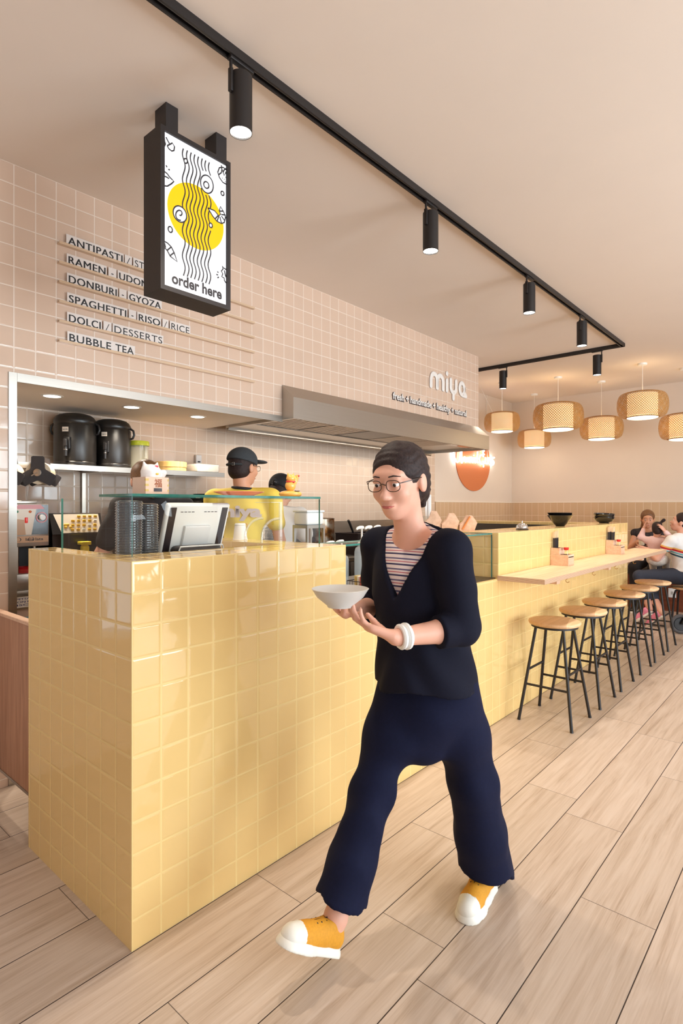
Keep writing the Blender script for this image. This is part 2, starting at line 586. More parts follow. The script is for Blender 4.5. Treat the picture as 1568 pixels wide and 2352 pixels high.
m = MB().box(6.41, 8.74, 3.976, 3.992, 0, 1.42).box(8.734, 8.75, -4.0, 3.976, 0, 1.42)
struct('trim_2', m, DADO)
m = MB().box(6.41, 8.73, 3.972, 3.992, 1.42, 1.428).box(8.73, 8.75, -4.0, 3.972, 1.42, 1.428)
struct('trim_3', m, mat('trim_white', (244, 232, 216), 0.4))
# street side with three tall windows, and the wall behind the viewer with one
m = MB()
xs = [-3.2, -0.85, 1.65, 2.35, 4.85, 5.55, 8.05, 8.75]
for k in range(0, 8, 2): m.box(xs[k], xs[k + 1], -4.2, -4.0, 0, 3.04)
for k in (1, 3, 5): m.box(xs[k], xs[k + 1], -4.2, -4.0, 2.75, 3.04).box(xs[k], xs[k + 1], -4.2, -4.0, 0, 0.15)
struct('wall_front', m, PLASTER)
m = MB().box(-3.2, -3.0, -4.0, -2.85, 0, 3.04).box(-3.2, -3.0, -0.35, WY, 0, 3.04).box(-3.2, -3.0, -2.85, -0.35, 2.7, 3.04).box(-3.2, -3.0, -2.85, -0.35, 0, 0.3)
struct('wall_rear', m, PLASTER)
for n, (a, b) in enumerate(((-0.85, 1.65), (2.35, 4.85), (5.55, 8.05))):
    m = MB()
    for x in (a, (a + b) / 2 - 0.025, b - 0.05): m.box(x, x + 0.05, -4.13, -4.05, 0.15, 2.75)
    m.box(a, b, -4.13, -4.05, 0.15, 0.2).box(a, b, -4.13, -4.05, 2.7, 2.75)
    w = struct('window_%d' % (n + 1), m, BLACKM)
    obj('pane', MB().box(a + 0.05, b - 0.05, -4.095, -4.087, 0.2, 2.7), GLASS, w)
m = MB()
for y in (-2.85, -0.40): m.box(-3.13, -3.05, y, y + 0.05, 0.3, 2.7)
m.box(-3.13, -3.05, -2.8, -0.4, 0.3, 0.35).box(-3.13, -3.05, -2.8, -0.4, 2.65, 2.7)
w = struct('window_4', m, BLACKM)
obj('pane', MB().box(-3.095, -3.087, -2.8, -0.4, 0.35, 2.65), GLASS, w)
m = MB()
for x in (-0.62, -0.18, 0.28): m.box(x, x + 0.04, WY + 0.02, WY + 0.06, 0.62, 2.05)
for z in (0.62, 2.01): m.box(-0.58, 0.28, WY + 0.02, WY + 0.06, z, z + 0.04)
w = struct('window_5', m, WHITEP)  # unseen window, added so the counter's end tiles have something bright to reflect
obj('pane', MB().box(-0.58, 0.28, WY + 0.036, WY + 0.042, 0.66, 2.01), GLASS, w)
# steel angle round the kitchen opening
m = MB().box(1.005, 1.042, WY - 0.0065, WY - 0.0002, 0.0, 2.018).box(1.0201, 1.042, WY, WY + 0.10, 0.0, 2.0115).box(1.043, 2.81, WY - 0.006, WY + 0.0, 1.975, 2.018).box(1.0425, 2.81, WY + 0.0005, WY + 0.1, 1.995, 2.0115)
struct('trim_1', m, STEEL)
# recessed lights in the soffit
for k, (x, y) in enumerate(((1.384, 3.477), (1.881, 3.476), (2.398, 3.49))):
    t = thing('recessed_light', ['recessed round downlight above the two black urns', 'middle recessed downlight in the kitchen soffit', 'recessed downlight nearest the steel hood'][k], 'light', (x, y, 2.012), 0, 'recessed lights in the kitchen soffit')
    obj('bezel', MB().lathe([(0.046, -0.001), (0.048, -0.004), (0.060, -0.003), (0.062, 0.0)], n=32), WHITE, t)
    obj('lens', MB().lathe([(0.0, -0.0025), (0.047, -0.0025)], n=32), LAMPW, t)
    spot('downlight', (x, y, 1.995), DOWN_W, (1.0, 0.88, 0.72), 130, 0.8, 0.045)

# ------------------------------------------------------------------ yellow tiled counter
H = 1.193


def block(name, label, cat, x0, parts):
    t = thing(name, label, cat, (x0, 1.623, 0))
    for nm, mb, mt, lb in parts:
        mb.v = [(x - x0, y - 1.623, z) for x, y, z in mb.v]
        obj(nm, mb, mt, t, label=lb)
    return t


block('order_counter', 'yellow tiled order counter with the sharp corner nearest the viewer', 'counter', 0.879, [
    ('tiled_body', MB().box(0.879, 1.879, 1.623, 1.87, 0, H).box(0.879, 0.98, 1.87, 2.437, 0, H).box(1.72, 1.879, 1.87, 2.6, 0, H), YELLOW, None),
    ('cashier_desk', MB().box(0.98, 1.72, 1.87, 2.42, 0.96, 0.9995), WHITEP, 'white cashier desk board')])
block('display_counter', 'low yellow tiled counter section behind the walking woman', 'counter', 1.8795, [
    ('tiled_body', MB().box(1.8795, 3.3585, 1.623, 1.75, 0, 0.903).box(1.8795, 3.3585, 1.75, 2.4, 0.0, 0.9029), YELLOW, None),
    ('display_shelf', MB().box(1.885, 3.355, 1.64, 2.39, 0.9030, 0.9085), STEELD, 'dark steel display shelf')])
block('bar_counter', 'long yellow tiled bar counter with bowls and bell on top', 'counter', 3.359, [
    ('tiled_body', MB().box(3.359, 6.29, 1.623, 1.93, 0, H).box(3.359, 3.62, 1.93, 2.4, 0, H).box(6.0, 6.29, 1.93, 3.45, 0, H), YELLOW, None),
    ('steel_lining', MB().box(3.62, 6.0, 1.93, 1.945, 0.3, 1.175).box(5.985, 6.0, 1.945, 3.34, 0.3, 1.165).box(3.62, 5.985, 1.945, 2.45, 0.86, 0.9), STEELD, 'dark steel lining behind the bar')])

# glass screen on the order block: two upright panes and a top shelf
gs = thing('glass_screen', 'low clear glass screen with glass top shelf on the order counter', 'glass screen', (0.962, 1.77, H))
GM = [GLASS, GEDGE]
obj('front_pane', MB().box(0.0, 0.908, 0.0, 0.008, 0.0, 0.202, mis=[0, 1, 0, 1, 0, 1]), GM, gs)
obj('side_pane', MB().box(0.0, 0.008, 0.010, 0.56, 0.0, 0.200, mis=[0, 0, 0, 0, 1, 0]), GM, gs)
obj('top_pane', MB().box(-0.002, 0.910, -0.002, 0.235, 0.203, 0.212, mis=[0, 0, 1, 1, 1, 1]), GM, gs)
# glass case over the low block
gc = thing('glass_case', 'clear glass display case over the low tiled counter', 'display case', (1.885, 1.66, 0.909))
obj('front_pane', MB().box(0.0, 1.465, 0.0, 0.008, 0.0, 0.272, mis=[0, 1, 0, 1, 0, 1]), GM, gc)
obj('top_pane', MB().box(0.0, 1.465, 0.0, 0.16, 0.274, 0.282, mis=[0, 0, 1, 1, 1, 1]), GM, gc)

# plywood bar shelf with cleats and hooks
bs = thing('bar_shelf', 'long pale plywood bar shelf fixed to the yellow tiled counter', 'shelf', (3.345, 1.623, 0.893))
obj('shelf_board', MB().box(0, 3.185, -0.304, -0.0005, 0, 0.030), PLYW, bs)
for x in (0.505, 1.64, 2.70):
    obj('cleat', MB().box(x - 0.06, x, -0.21, -0.001, -0.052, 0), PALEW, bs)
for x in (0.46, 1.0, 1.55, 2.1, 2.6):
    pts = [(x, -0.275, 0.0), (x, -0.275, -0.012)] + [(x, -0.275 + 0.012 * math.sin(a) , -0.024 + 0.012 * math.cos(a)) for a in [0.0, 0.6, 1.2, 1.8, 2.5, 3.2, 3.9, 4.4]]
    obj('hook', MB().tube(pts, 0.0018, 6), mat('brass', (190, 150, 80), 0.25, metal=1.0), bs)

# swing gate between counter and wall
gt = thing('swing_gate', 'plain brown wooden half gate between counter and pink wall', 'gate', (0.93, 2.45, 0.165))
obj('panel', MB().box(-0.017, 0.013, 0, 0.56, 0, 0.70), GATEW, gt, bevel=0.002)
obj('top_rail', MB().box(-0.02, 0.016, 0, 0.56, 0.70, 0.715), PALEW, gt, bevel=0.002)
obj('kick_strip', MB().box(-0.019, 0.015, 0, 0.56, -0.006, 0.006), STEEL, gt)
for z in (0.1, 0.6): obj('hinge', MB().cyl((0, 0.555, z - 0.04), (0, 0.555, z + 0.04), 0.012).box(-0.012, 0.012, 0.55, 0.59, z - 0.03, z + 0.03), STEEL, gt)

# ------------------------------------------------------------------ steel extraction hood
hd = thing('extractor_hood', 'long stainless steel kitchen hood under the pink tiled wall', 'hood', (2.81, 2.92, 1.99))
L = 3.01
D1 = 0.118
vs = [(0, 0, 0), (0, 0, 0.153), (0, D1, 0.255), (0, D1, 0), (L, 0, 0), (L, 0, 0.153), (L - 0.03, D1, 0.262), (L, D1, 0)]
m = MB()
m.add(vs, [(0, 4, 5, 1), (1, 5, 6, 2), (0, 1, 2, 3), (4, 7, 6, 5)])
obj('fascia', m, STEEL, hd)
m = MB().box(0.002, L - 0.002, 0.001, 0.012, 0.001, 0.05).box(0, L, 0.74, 0.78, -0.01, 0.05).box(0.003, 0.03, 0.012, 0.74, 0.002, 0.14).box(L - 0.03, L - 0.003, 0.012, 0.74, 0.002, 0.14).box(0.003, 0.03, 0.13, 0.74, 0.14, 0.22).box(L - 0.03, L - 0.003, 0.13, 0.74, 0.14, 0.22)
m.box(0.0, L, 0.74, 0.76, 0.05, 0.30).box(L - 0.62, L - 0.03, 0.012, 0.74, 0.03, 0.04).box(0.03, L - 0.62, 0.475, 0.74, 0.004, 0.012)
obj('canopy_frame', m, STEEL, hd)
a = Vector((0, 0.016, 0.040)); b = Vector((0, 0.47, 0.016))
for q in range(5):
    x0 = 0.06 + q * 0.46
    m = MB()
    if q == 2:
        m.add([(x0, a.y, 0.012), (x0 + 0.44, a.y, 0.012), (x0 + 0.44, b.y, 0.012), (x0, b.y, 0.012)], [(0, 1, 2, 3)])
    else:
        for k in range(10):
            x = x0 + 0.012 + k * 0.044
            m.box(x - 0.012, x + 0.012, a.y, b.y, a.z - 0.03, a.z - 0.026)
        m.add([(x0, a.y, a.z + 0.015), (x0 + 0.45, a.y, a.z + 0.015), (x0 + 0.45, b.y, a.z + 0.015), (x0, b.y, a.z + 0.015)], [(0, 1, 2, 3)], 1)
    obj('baffle_filter' if q != 2 else 'blank_plate', m, STEELD if q == 2 else [mat('baffle_steel', (205, 192, 176), 0.35, metal=0.7), BLACKP], hd)
obj('back_lip', MB().cyl((0, 0.76, -0.012), (L, 0.76, -0.012), 0.012), STEEL, hd)
area('hood_lamp', (4.25, 3.59, 1.985), (0, 0, 0), 2.6, 0.05, 15, (1.0, 0.90, 0.78))

# ------------------------------------------------------------------ track with spotlights
tk = thing('light_track', 'black L-shaped light track running along the ceiling above the counter', 'light track', (0.2, 1.67, 3.04))
TL = 6.09
m = MB().box(-1.2, TL, -0.019, -0.011, -0.035, 0).box(-1.2, TL, 0.011, 0.019, -0.035, 0).box(-1.2, TL, -0.011, 0.011, -0.006, 0)
obj('long_rail', m, BLACKM, tk)
m = MB().box(-1.2, TL - 0.03, -0.005, 0.005, -0.022, -0.006)
obj('conductor_strip', m, steel_mat('aluminium', (205, 198, 190), 0.3), tk)
m = MB().box(TL - 0.019, TL - 0.011, 0.019, 2.2, -0.035, 0).box(TL + 0.011, TL + 0.019, -0.019, 2.2, -0.035, 0).box(TL - 0.011, TL + 0.011, -0.019, 2.2, -0.006, 0).box(TL - 0.019, TL + 0.011, -0.019, -0.011, -0.035, 0)
obj('end_rail', m, BLACKM, tk)
LENS = mat('spot_glow', (255, 250, 240), 0.5, emit=14.0)
sp0 = thing('track_spotlight', 'big black cylinder spotlight nearest the viewer, above the order sign', 'spotlight', (0, 0, 0), 0, 'black spotlights on the ceiling track')
obj('adapter', MB().rbox(-0.055, 0.055, -0.012, 0.012, 0.245, 0.262, 0.003), BLACKM, sp0)
obj('stem', MB().cyl((-0.046, 0, 0.17), (-0.046, 0, 0.25), 0.006, n=10).rbox(-0.053, -0.041, -0.009, 0.009, 0.13, 0.215, 0.002), BLACKM, sp0)
obj('housing', MB().lathe([(0.0, 0.21), (0.040, 0.21), (0.042, 0.208), (0.042, 0.0), (0.0395, 0.0), (0.039, 0.03), (0.034, 0.05)], n=40), BLACKM, sp0)
obj('lens', MB().lathe([(0.0, 0.006), (0.0392, 0.006)], n=32), LENS, sp0)
SPOTS = [(1.337, 1.67, 0, None), (2.64, 1.67, 0, 'black spotlight second along the track from the order sign'), (3.95, 1.67, 0, 'black spotlight third along the track, above the pink wall lettering'),
         (5.06, 1.67, 0, 'black spotlight next to the corner of the track'), (6.29, 1.92, PI / 2, 'black spotlight just past the track corner on its short leg'), (6.29, 2.98, PI / 2, 'black spotlight beside the end of the pink tiled wall')]
for k, (x, y, rz, lb) in enumerate(SPOTS):
    z = 3.04 - 0.035 - 0.255
    if k == 0: sp0.location = (x, y, z); sp0.rotation_euler = (0, 0, rz)
    else: dup(sp0, (x, y, z), rz, lb)
    spot('track_lamp', (x, y, z - 0.005), SPOT_W, SPOT_COL, 110, 0.8, 0.038)

# ------------------------------------------------------------------ woven bamboo pendants
BAMB = mat('bamboo_strip', (196, 146, 78), 0.6, var=0.18, scale=40)
BAMBD = mat('bamboo_rim', (150, 105, 52), 0.6)
LINEN = mat('lamp_fabric', (255, 236, 200), 0.8, emit=1.1, ecol=(255, 226, 176))
LGLOW = mat('lamp_diffuser', (255, 250, 238), 0.6, emit=2.2, ecol=(255, 244, 220))


def shade_r(u): return 0.315 + 0.185 * max(0.0, math.sin(PI * u)) ** 0.55


def shade_z(u): return 0.26 * -math.cos(PI * u)


m = MB()
NS, NU = 64, 14
for dr in (1, -1):
    for k in range(NS):
        L_ = []; R_ = []
        for i in range(NU + 1):
            u = i / NU
            for off, arr in ((-0.0175, L_), (0.0175, R_)):
                a = 2 * PI * k / NS + dr * (u - 0.5) * 1.5 + off
                r = shade_r(u) + dr * 0.0015
                arr.append((r * math.cos(a), r * math.sin(a), shade_z(u)))
        n0 = NU + 1
        m.add(L_ + R_, [(i, i + 1, i + 1 + n0, i + n0) for i in range(NU)])
shade_me = m.mesh('woven_shade', BAMB)
p0 = thing('pendant_lamp', 'x', 'pendant lamp', (0, 0, 0), 0, 'round woven bamboo pendant lamps')
obj('woven_shade', shade_me, None, p0)
obj('inner_drum', MB().lathe([(0.295, -0.235), (0.295, 0.235)], n=40), LINEN, p0)
for z in (0.262, -0.262): obj('rim', MB().tube([(0.318 * math.cos(2 * PI * k / 40), 0.318 * math.sin(2 * PI * k / 40), z) for k in range(40)], 0.011, 8, closed=True), BAMBD, p0)
obj('diffuser', MB().lathe([(0.0, -0.285), (0.27, -0.285), (0.30, -0.275), (0.30, -0.25)], n=40), LGLOW, p0)
PEND = [(7.19, 3.42, 2.50, 0.47, 'woven bamboo pendant next to the pink wall end, with a slanting cord'), (8.26, 3.416, 2.37, 0.48, 'smallest and lowest woven pendant, second from the pink wall'),
        (7.38, 2.735, 2.525, 0.62, 'large wide woven pendant, third from the pink wall'), (8.01, 2.39, 2.41, 0.54, 'woven bamboo pendant hanging low, fourth from the pink wall'),
        (7.33, 1.73, 2.55, 0.545, 'highest woven bamboo pendant, hanging close to the ceiling'), (7.9, 1.40, 2.327, 0.56, 'woven bamboo pendant cut by the right picture edge')]
CORD = mat('white_cord', (236, 228, 218), 0.5)
lamps = [p0] + [dup(p0, (x, y, z), 0.4 * k, lb, d) for k, (x, y, z, d, lb) in enumerate(PEND) if k]
for k, (x, y, z, d, lb) in enumerate(PEND):
    r = lamps[k]
    if k == 0: r.location = (x, y, z); r.scale = (d, d, d); r['label'] = lb
    top = (3.04 - z) / d
    obj('cord', MB().cyl((0, 0, 0.0), (0, 0, top - 0.01), 0.0035 / d, n=8), CORD, r)
    obj('canopy', MB().lathe([(0, 0), (0.047 / d, 0), (0.05 / d, 0.006 / d), (0.05 / d, 0.022 / d), (0, 0.022 / d)], (0, 0, top - 0.022 / d), 28), WHITE, r)
    if k == 0:
        obj('guy_cord', MB().tube([(-0.1, 0.22, 0.26), (0.05, 0.50, 0.70), (0.14, 0.75, top)], 0.0028 / d, 6), CORD, r)
    L2 = bpy.data.lights.new('pendant_bulb', 'POINT'); L2.energy = PENDANT_W; L2.color = PENDANT_COL; L2.shadow_soft_size = 0.06
    o = bpy.data.objects.new('pendant_bulb', L2); C.objects.link(o); o.location = (x, y, z - 0.20 * d - 0.12)

# ------------------------------------------------------------------ lettering on the pink wall
LET = mat('sign_white', (238, 234, 230), 0.35)


def F(u, v, w): return (u, WY - w, v)


sg = thing('wall_sign', 'rounded white raised letters spelling miya on pink tiles', 'wall sign', (5.1, WY, 2.53))


def letter(strokes, w):
    mb = MB()
    for st in strokes:
        pts = [Vector((p[0] - 5.1, -0.012, p[1] - 2.53)) for p in st]
        n = len(pts)
        mb.tube(pts, w, 14)
        for p in (pts[0], pts[-1]): mb.ball(p, w, 12)
    mb.v = [(x, -0.009 + (y + 0.012) * 0.35, z) for x, y, z in mb.v]
    return mb


def arc(cx_, cz, rx, rz, a0, a1, n=14):
    return [(cx_ + rx * math.cos(math.radians(a0 + (a1 - a0) * k / n)), cz + rz * math.sin(math.radians(a0 + (a1 - a0) * k / n))) for k in range(n + 1)]


lw = 0.024
b0 = 2.555
obj('letter', letter([[(4.80, b0), (4.80, b0 + 0.075)] + arc(4.86, b0 + 0.075, 0.055, 0.055, 180, 0) + [(4.915, b0)], arc(4.975, b0 + 0.075, 0.055, 0.055, 180, 0) + [(5.03, b0)], [(4.92, b0 + 0.07), (4.92, b0)]], lw), LET, sg)
obj('letter', letter([[(5.105, b0), (5.105, b0 + 0.105)], [(5.105, b0 + 0.172), (5.105, b0 + 0.178)]], lw), LET, sg)
obj('letter', letter([[(5.18, b0 + 0.125), (5.18, b0 + 0.05)] + arc(5.235, b0 + 0.05, 0.055, 0.05, 180, 360) + [(5.29, b0 + 0.125)], [(5.235, b0), (5.235, b0 - 0.065)]], lw), LET, sg)
obj('letter', letter([arc(5.415, b0 + 0.065, 0.052, 0.062, 0, 360, 24), [(5.467, b0 + 0.09), (5.467, b0 + 0.03), (5.50, b0 - 0.003)], [(5.42, b0 + 0.0), (5.49, b0 - 0.003)]], lw * 0.95), LET, sg)

tg = thing('wall_lettering', 'white dark-edged lettering fresh + handmade + healthy + natural above the hood', 'wall lettering', (4.84, WY, 2.335))


def Ft(u, v, w): return (u - 4.84, -w, v - 2.335)


DKBR = mat('letter_side', (62, 44, 42), 0.5)
toks = 'fresh + handmade + healthy + natural'.split()


def wid(t):
    v, _ = text_geo(t, 0.5, 0.01, 4)
    return max(p[0] for p in v) - min(p[0] for p in v)


ws_ = [wid(t) for t in toks]
kk = (5.51 - 4.162) / (sum(ws_) + 0.30 * (len(toks) - 1))
u = 4.162
for t, w in zip(toks, ws_):
    e = w * kk
    low = -0.004 if t != '+' else 0.006
    m = MB(); text_on(m, t, Ft, u - 0.004, u + e + 0.004, 2.335 - 0.0015, 0.068, 0.008, 0.035)
    bk_ = obj('word_backing', m, DKBR, tg)
    m = MB(); text_on(m, t, lambda a, b, c: Ft(a, b, c + 0.0082), u, u + e, 2.3375, 0.062, 0.002, 0.02)
    obj('word_face', m, LET, tg)
    u += e + 0.30 * kk

# ------------------------------------------------------------------ menu rails and cards
ACR = mat('rail_acrylic', (214, 184, 154), 0.15, coat=0.4)
CARD = mat('menu_card', (228, 218, 212), 0.35)
INK = mat('ink_black', (24, 20, 22), 0.5)
RZ = [2.721, 2.620, 2.520, 2.418, 2.316, 2.215]
NAMES = ['top', 'second', 'third', 'fourth', 'fifth', 'lowest']
for k, z in enumerate(RZ):
    m = MB().box(0, 1.30, -0.024, -0.0005, -0.003, 0).box(0, 1.30, -0.026, -0.023, -0.003, 0.010).box(0, 1.30, -0.003, -0.0005, 0.0, 0.008)
    solo('menu_rail', m, ACR, '%s clear amber menu rail on the pink tiled wall' % NAMES[k], 'menu rail', (1.235, WY, z), 'menu rails on the pink wall')
x = lambda px, row: on_y(px, 560 + 45 * row, WY - 0.02)[0]
CARDS = [(0, 'ANTIPASTI', 153, 285, 1), (0, '/', 287.5, 304, 0), (0, 'STARTERS', 306.9, 404, 0),
         (1, 'RAMEN', 154, 246, 1), (1, '-', 250, 268.4, 1), (1, 'UDON', 271, 342, 1),
         (2, 'DONBURI', 154.6, 271.7, 1), (2, '-', 274.7, 291.6, 1), (2, 'GYOZA', 294, 372.4, 1),
         (3, 'SPAGHETTI', 155, 293.4, 1), (3, '-', 296.7, 313.8, 1), (3, 'RISO', 316, 371, 1), (3, '/', 374, 388, 0), (3, 'RICE', 391, 438, 0),
         (4, 'DOLCI', 155, 235, 1), (4, '/', 238.5, 257, 0), (4, 'DESSERTS', 259.7, 376, 0),
         (5, 'BUBBLE TEA', 155.6, 311, 1)]
for row, wd, p0_, p1_, bold in CARDS:
    xa, xb = x(p0_, row), x(p1_, row)
    w = xb - xa
    z = RZ[row]
    lb = 'white menu card reading %s on the %s rail' % (wd, NAMES[row]) if len(wd) > 1 else 'small white menu card with a %s sign, on the %s rail%s' % ({'/': 'slash', '-': 'dash'}[wd], NAMES[row], (' before RICE' if wd == '/' else ' after SPAGHETTI') if row == 3 else '')
    t = thing('menu_card', lb, 'menu card', (xa, WY - 0.0125, z + 0.0005), 0, 'menu cards on the wall rails')
    obj('card', MB().box(0, w, -0.003, 0, 0, 0.062), CARD, t)
    m = MB()
    fn = lambda u, v, d: (u, -0.0031 - d, v)
    if wd == '-': m.box(w * 0.34, w * 0.62, -0.0036, -0.0031, 0.026, 0.031)
    elif wd == '/': ribbon(m, [(w * 0.3, 0.012), (w * 0.68, 0.050)], 0.0035, fn, 0.0005)
    elif ' ' in wd:
        text_on(m, 'BUBBLE', fn, 0.010, w * 0.625, 0.012, 0.041, 0.0005, 0.012, spacing=1.08)
        obj('word', m, INK, t)
        m = MB(); text_on(m, 'TEA', fn, w * 0.69, w - 0.008, 0.012, 0.041, 0.0005, 0.012, spacing=1.08)
    else:
        for q in ((-0.0012, -0.0006, 0, 0.0006, 0.0012) if bold else (0,)):
            text_on(m, wd, fn, 0.010 + q, w - 0.008 + q, 0.012, 0.041, 0.0005 + q * 0.08, 0.0, spacing=1.08)
    obj('word' if len(wd) > 1 else 'mark', m, INK, t)

# ------------------------------------------------------------------ hanging light-box sign
YS = 2.055
sx0, sx1, sz0, sz1 = 1.237, 1.587, 2.243, 2.908
sn = thing('hanging_sign', 'black framed light box sign reading order here hung from ceiling', 'sign', (1.41, 2.12, sz0))


def Lc(mb):
    mb.v = [(a - 1.41, b - 2.12, c - sz0) for a, b, c in mb.v]
    return mb


SB = mat('sign_black', (38, 31, 30), 0.55)
fr_ = 0.019
m = MB().box(sx0, sx1, YS + 0.012, YS + 0.13, sz0, sz1).box(sx0, sx0 + fr_, YS, YS + 0.012, sz0, sz1).box(sx1 - fr_, sx1, YS, YS + 0.012, sz0, sz1)
m.box(sx0 + fr_, sx1 - fr_, YS, YS + 0.012, sz0, sz0 + fr_).box(sx0 + fr_, sx1 - fr_, YS, YS + 0.012, sz1 - fr_, sz1)
obj('frame', Lc(m), SB, sn)
for xa in (1.286, 1.538): obj('hanger_post', Lc(MB().box(xa, xa + 0.057, YS + 0.04, YS + 0.125, sz1, 3.04)), SB, sn)
YF = YS + 0.0095
obj('lit_face', Lc(MB().box(sx0 + fr_, sx1 - fr_, YF, YF + 0.002, sz0 + fr_, sz1 - fr_)), mat('lit_white', (120, 120, 124), 0.3, emit=1.3, ecol=(250, 251, 255)), sn)
fx0, fx1, fz0, fz1 = sx0 + fr_, sx1 - fr_, sz0 + fr_, sz1 - fr_


def U(p):
    a, b = on_y(280 + p[0] / 4.523, 220 + p[1] / 4.523, YF)
    return (min(fx1, max(fx0, a)), min(fz1, max(fz0, b)))


def Us(pts): return [U(p) for p in pts]


def Fs(u, v, w): return (u - 1.41, YF - w - 2.12, v - sz0)


xl, xr = U((470, 1120))[0], U((1055, 1400))[0]
zt, zb = U((680, 885))[1], U((890, 1635))[1]
sc = ((xl + xr) / 2, (zt + zb) / 2)
m = MB(); disc2(m, sc, (xr - xl) / 2, (zt - zb) / 2, Fs, 0.0004, 64)
obj('sun_disc', m, mat('lit_yellow', (110, 80, 0), 0.3, emit=1.25, ecol=(255, 208, 0)), sn)
m = MB()
ST = [(640, 548, 640, 1870), (682, 568, 680, 1880), (722, 590, 716, 1893), (760, 610, 754, 1907), (798, 632, 793, 1921), (837, 652, 831, 1934), (873, 672, 870, 1947), (910, 692, 905, 1958)]
lwid = 0.0058
for k, (ua, va, ub, vb) in enumerate(ST):
    pts = []
    for i in range(101):
        t = i / 100
        v = va + (vb - va) * t
        pts.append((ua + (ub - ua) * t - 14 * math.sin(2 * PI * (t * 5.0) + 0.3) + 1, v))
    if k == 7: segs = [pts[:12], pts[27:52], pts[56:]]
    elif k == 6: segs = [pts[:10], pts[28:]]
    elif k == 5: segs = [pts[:11], pts[24:]]
    else: segs = [pts]
    for sg_ in segs: ribbon(m, Us(sg_), lwid, Fs, 0.0008)
obj('noodle_lines', m, mat('sign_ink', (44, 40, 42), 0.5, emit=0.03, ecol=(110, 100, 104)), sn)
m = MB()


def uell(c, rx, ry, n=28, a0=0, a1=360):
    return Us([(c[0] + rx * math.cos(math.radians(a0 + (a1 - a0) * k / n)), c[1] + ry * math.sin(math.radians(a0 + (a1 - a0) * k / n)) + 0.35 * rx * math.cos(math.radians(a0 + (a1 - a0) * k / n))) for k in range(n + 1)])


INK2 = [MATS['sign_ink'], MATS['lit_white']]


def drawing(name, lines, fill=None, closed=False):
    q = MB()
    if fill: q.add([Fs(p[0], p[1], 0.0010) for p in fill], [tuple(range(len(fill)))], 1)
    for k, ln in enumerate(lines): ribbon(q, ln, lwid, Fs, 0.0013 + 0.0001 * k)
    obj(name, q, INK2, sn)


e1 = uell((880, 920), 66, 92)
drawing('fish_cake_drawing', [e1, uell((874, 928), 27, 34)], e1[:-1])
e1 = uell((600, 1230), 70, 82)
drawing('spiral_drawing', [e1, Us([(600 + (62 - 58 * t) * math.cos(t * 8.2 + 0.4), 1230 + (74 - 68 * t) * math.sin(t * 8.2 + 0.4)) for t in [k / 50 for k in range(6, 50)]])], e1[:-1])
for c_, r_ in (((920, 1347), 17), ((660, 678), 18), ((1042, 1015), 16), ((500, 1390), 22)):
    e1 = uell(c_, r_, r_ * 1.35); drawing('dot_drawing', [e1], e1[:-1])
shr = [(890, 1165), (960, 1195), (1005, 1250), (1022, 1230), (1008, 1195), (1022, 1152), (1055, 1210), (1073, 1262), (1060, 1318), (1030, 1328), (985, 1305), (940, 1250)]
drawing('shrimp_drawing', [Us(shr + shr[:1])] + [Us([a, b]) for a, b in (((1005, 1250), (985, 1305)), ((1015, 1258), (1030, 1322)), ((1030, 1250), (1065, 1300)), ((1028, 1235), (1073, 1240)), ((1012, 1200), (1050, 1200)), ((1000, 1240), (965, 1280)))], Us(shr))
drawing('mushroom_drawing', [Us(t) for t in ([(455, 430), (475, 470), (492, 500)], [(468, 520), (522, 492), (544, 530), (538, 570), (515, 576), (485, 552), (468, 520)], [(436, 425), (440, 470), (450, 500), (438, 525)])])
drawing('dumpling_drawing', [Us(t) for t in ([(436, 785), (470, 812), (490, 842), (515, 868), (538, 890), (512, 915), (470, 940), (437, 936)], [(437, 835), (460, 845), (488, 862)], [(455, 722), (466, 745)], [(478, 768), (496, 770)])])
drawing('carrot_drawing', [Us(t) for t in ([(437, 1512), (470, 1530), (510, 1570), (540, 1630), (572, 1725), (500, 1668), (468, 1608), (440, 1578)], [(470, 1605), (512, 1570)], [(440, 1530), (452, 1580)], [(500, 1660), (540, 1630)])])
drawing('rice_ball_drawing', [Us(t) for t in ([(1090, 775), (1050, 745), (1010, 748), (993, 795), (1010, 850), (1045, 900), (1090, 925)], [(1000, 822), (1030, 800), (1035, 770), (1030, 722)], [(1030, 745), (1060, 830), (1092, 800)], [(1045, 800), (1060, 770), (1092, 765)], [(1038, 855), (1043, 858)], [(1058, 868), (1063, 871)], [(1073, 848), (1078, 851)], [(1068, 893), (1073, 896)])])
drawing('scallop_drawing', [Us(t) for t in ([(1090, 1810), (1055, 1790), (1040, 1768), (1048, 1800), (1030, 1822), (1045, 1850), (1035, 1880), (1060, 1895), (1062, 1920), (1092, 1950)], [(1062, 1815), (1070, 1860), (1090, 1890)], [(988, 1825), (1000, 1840)], [(977, 1857), (996, 1862)], [(990, 1895), (1003, 1882)])])
m = MB()
(a0, c0), (a1, c1) = U((517, 1945)), U((1035, 2122))
text_on(m, 'order here', Fs, a0, a1, (c0 + c1) / 2 + 0.002, 0.046, 0.0008, 0.03)
obj('sign_text', m, MATS['sign_ink'], sn)

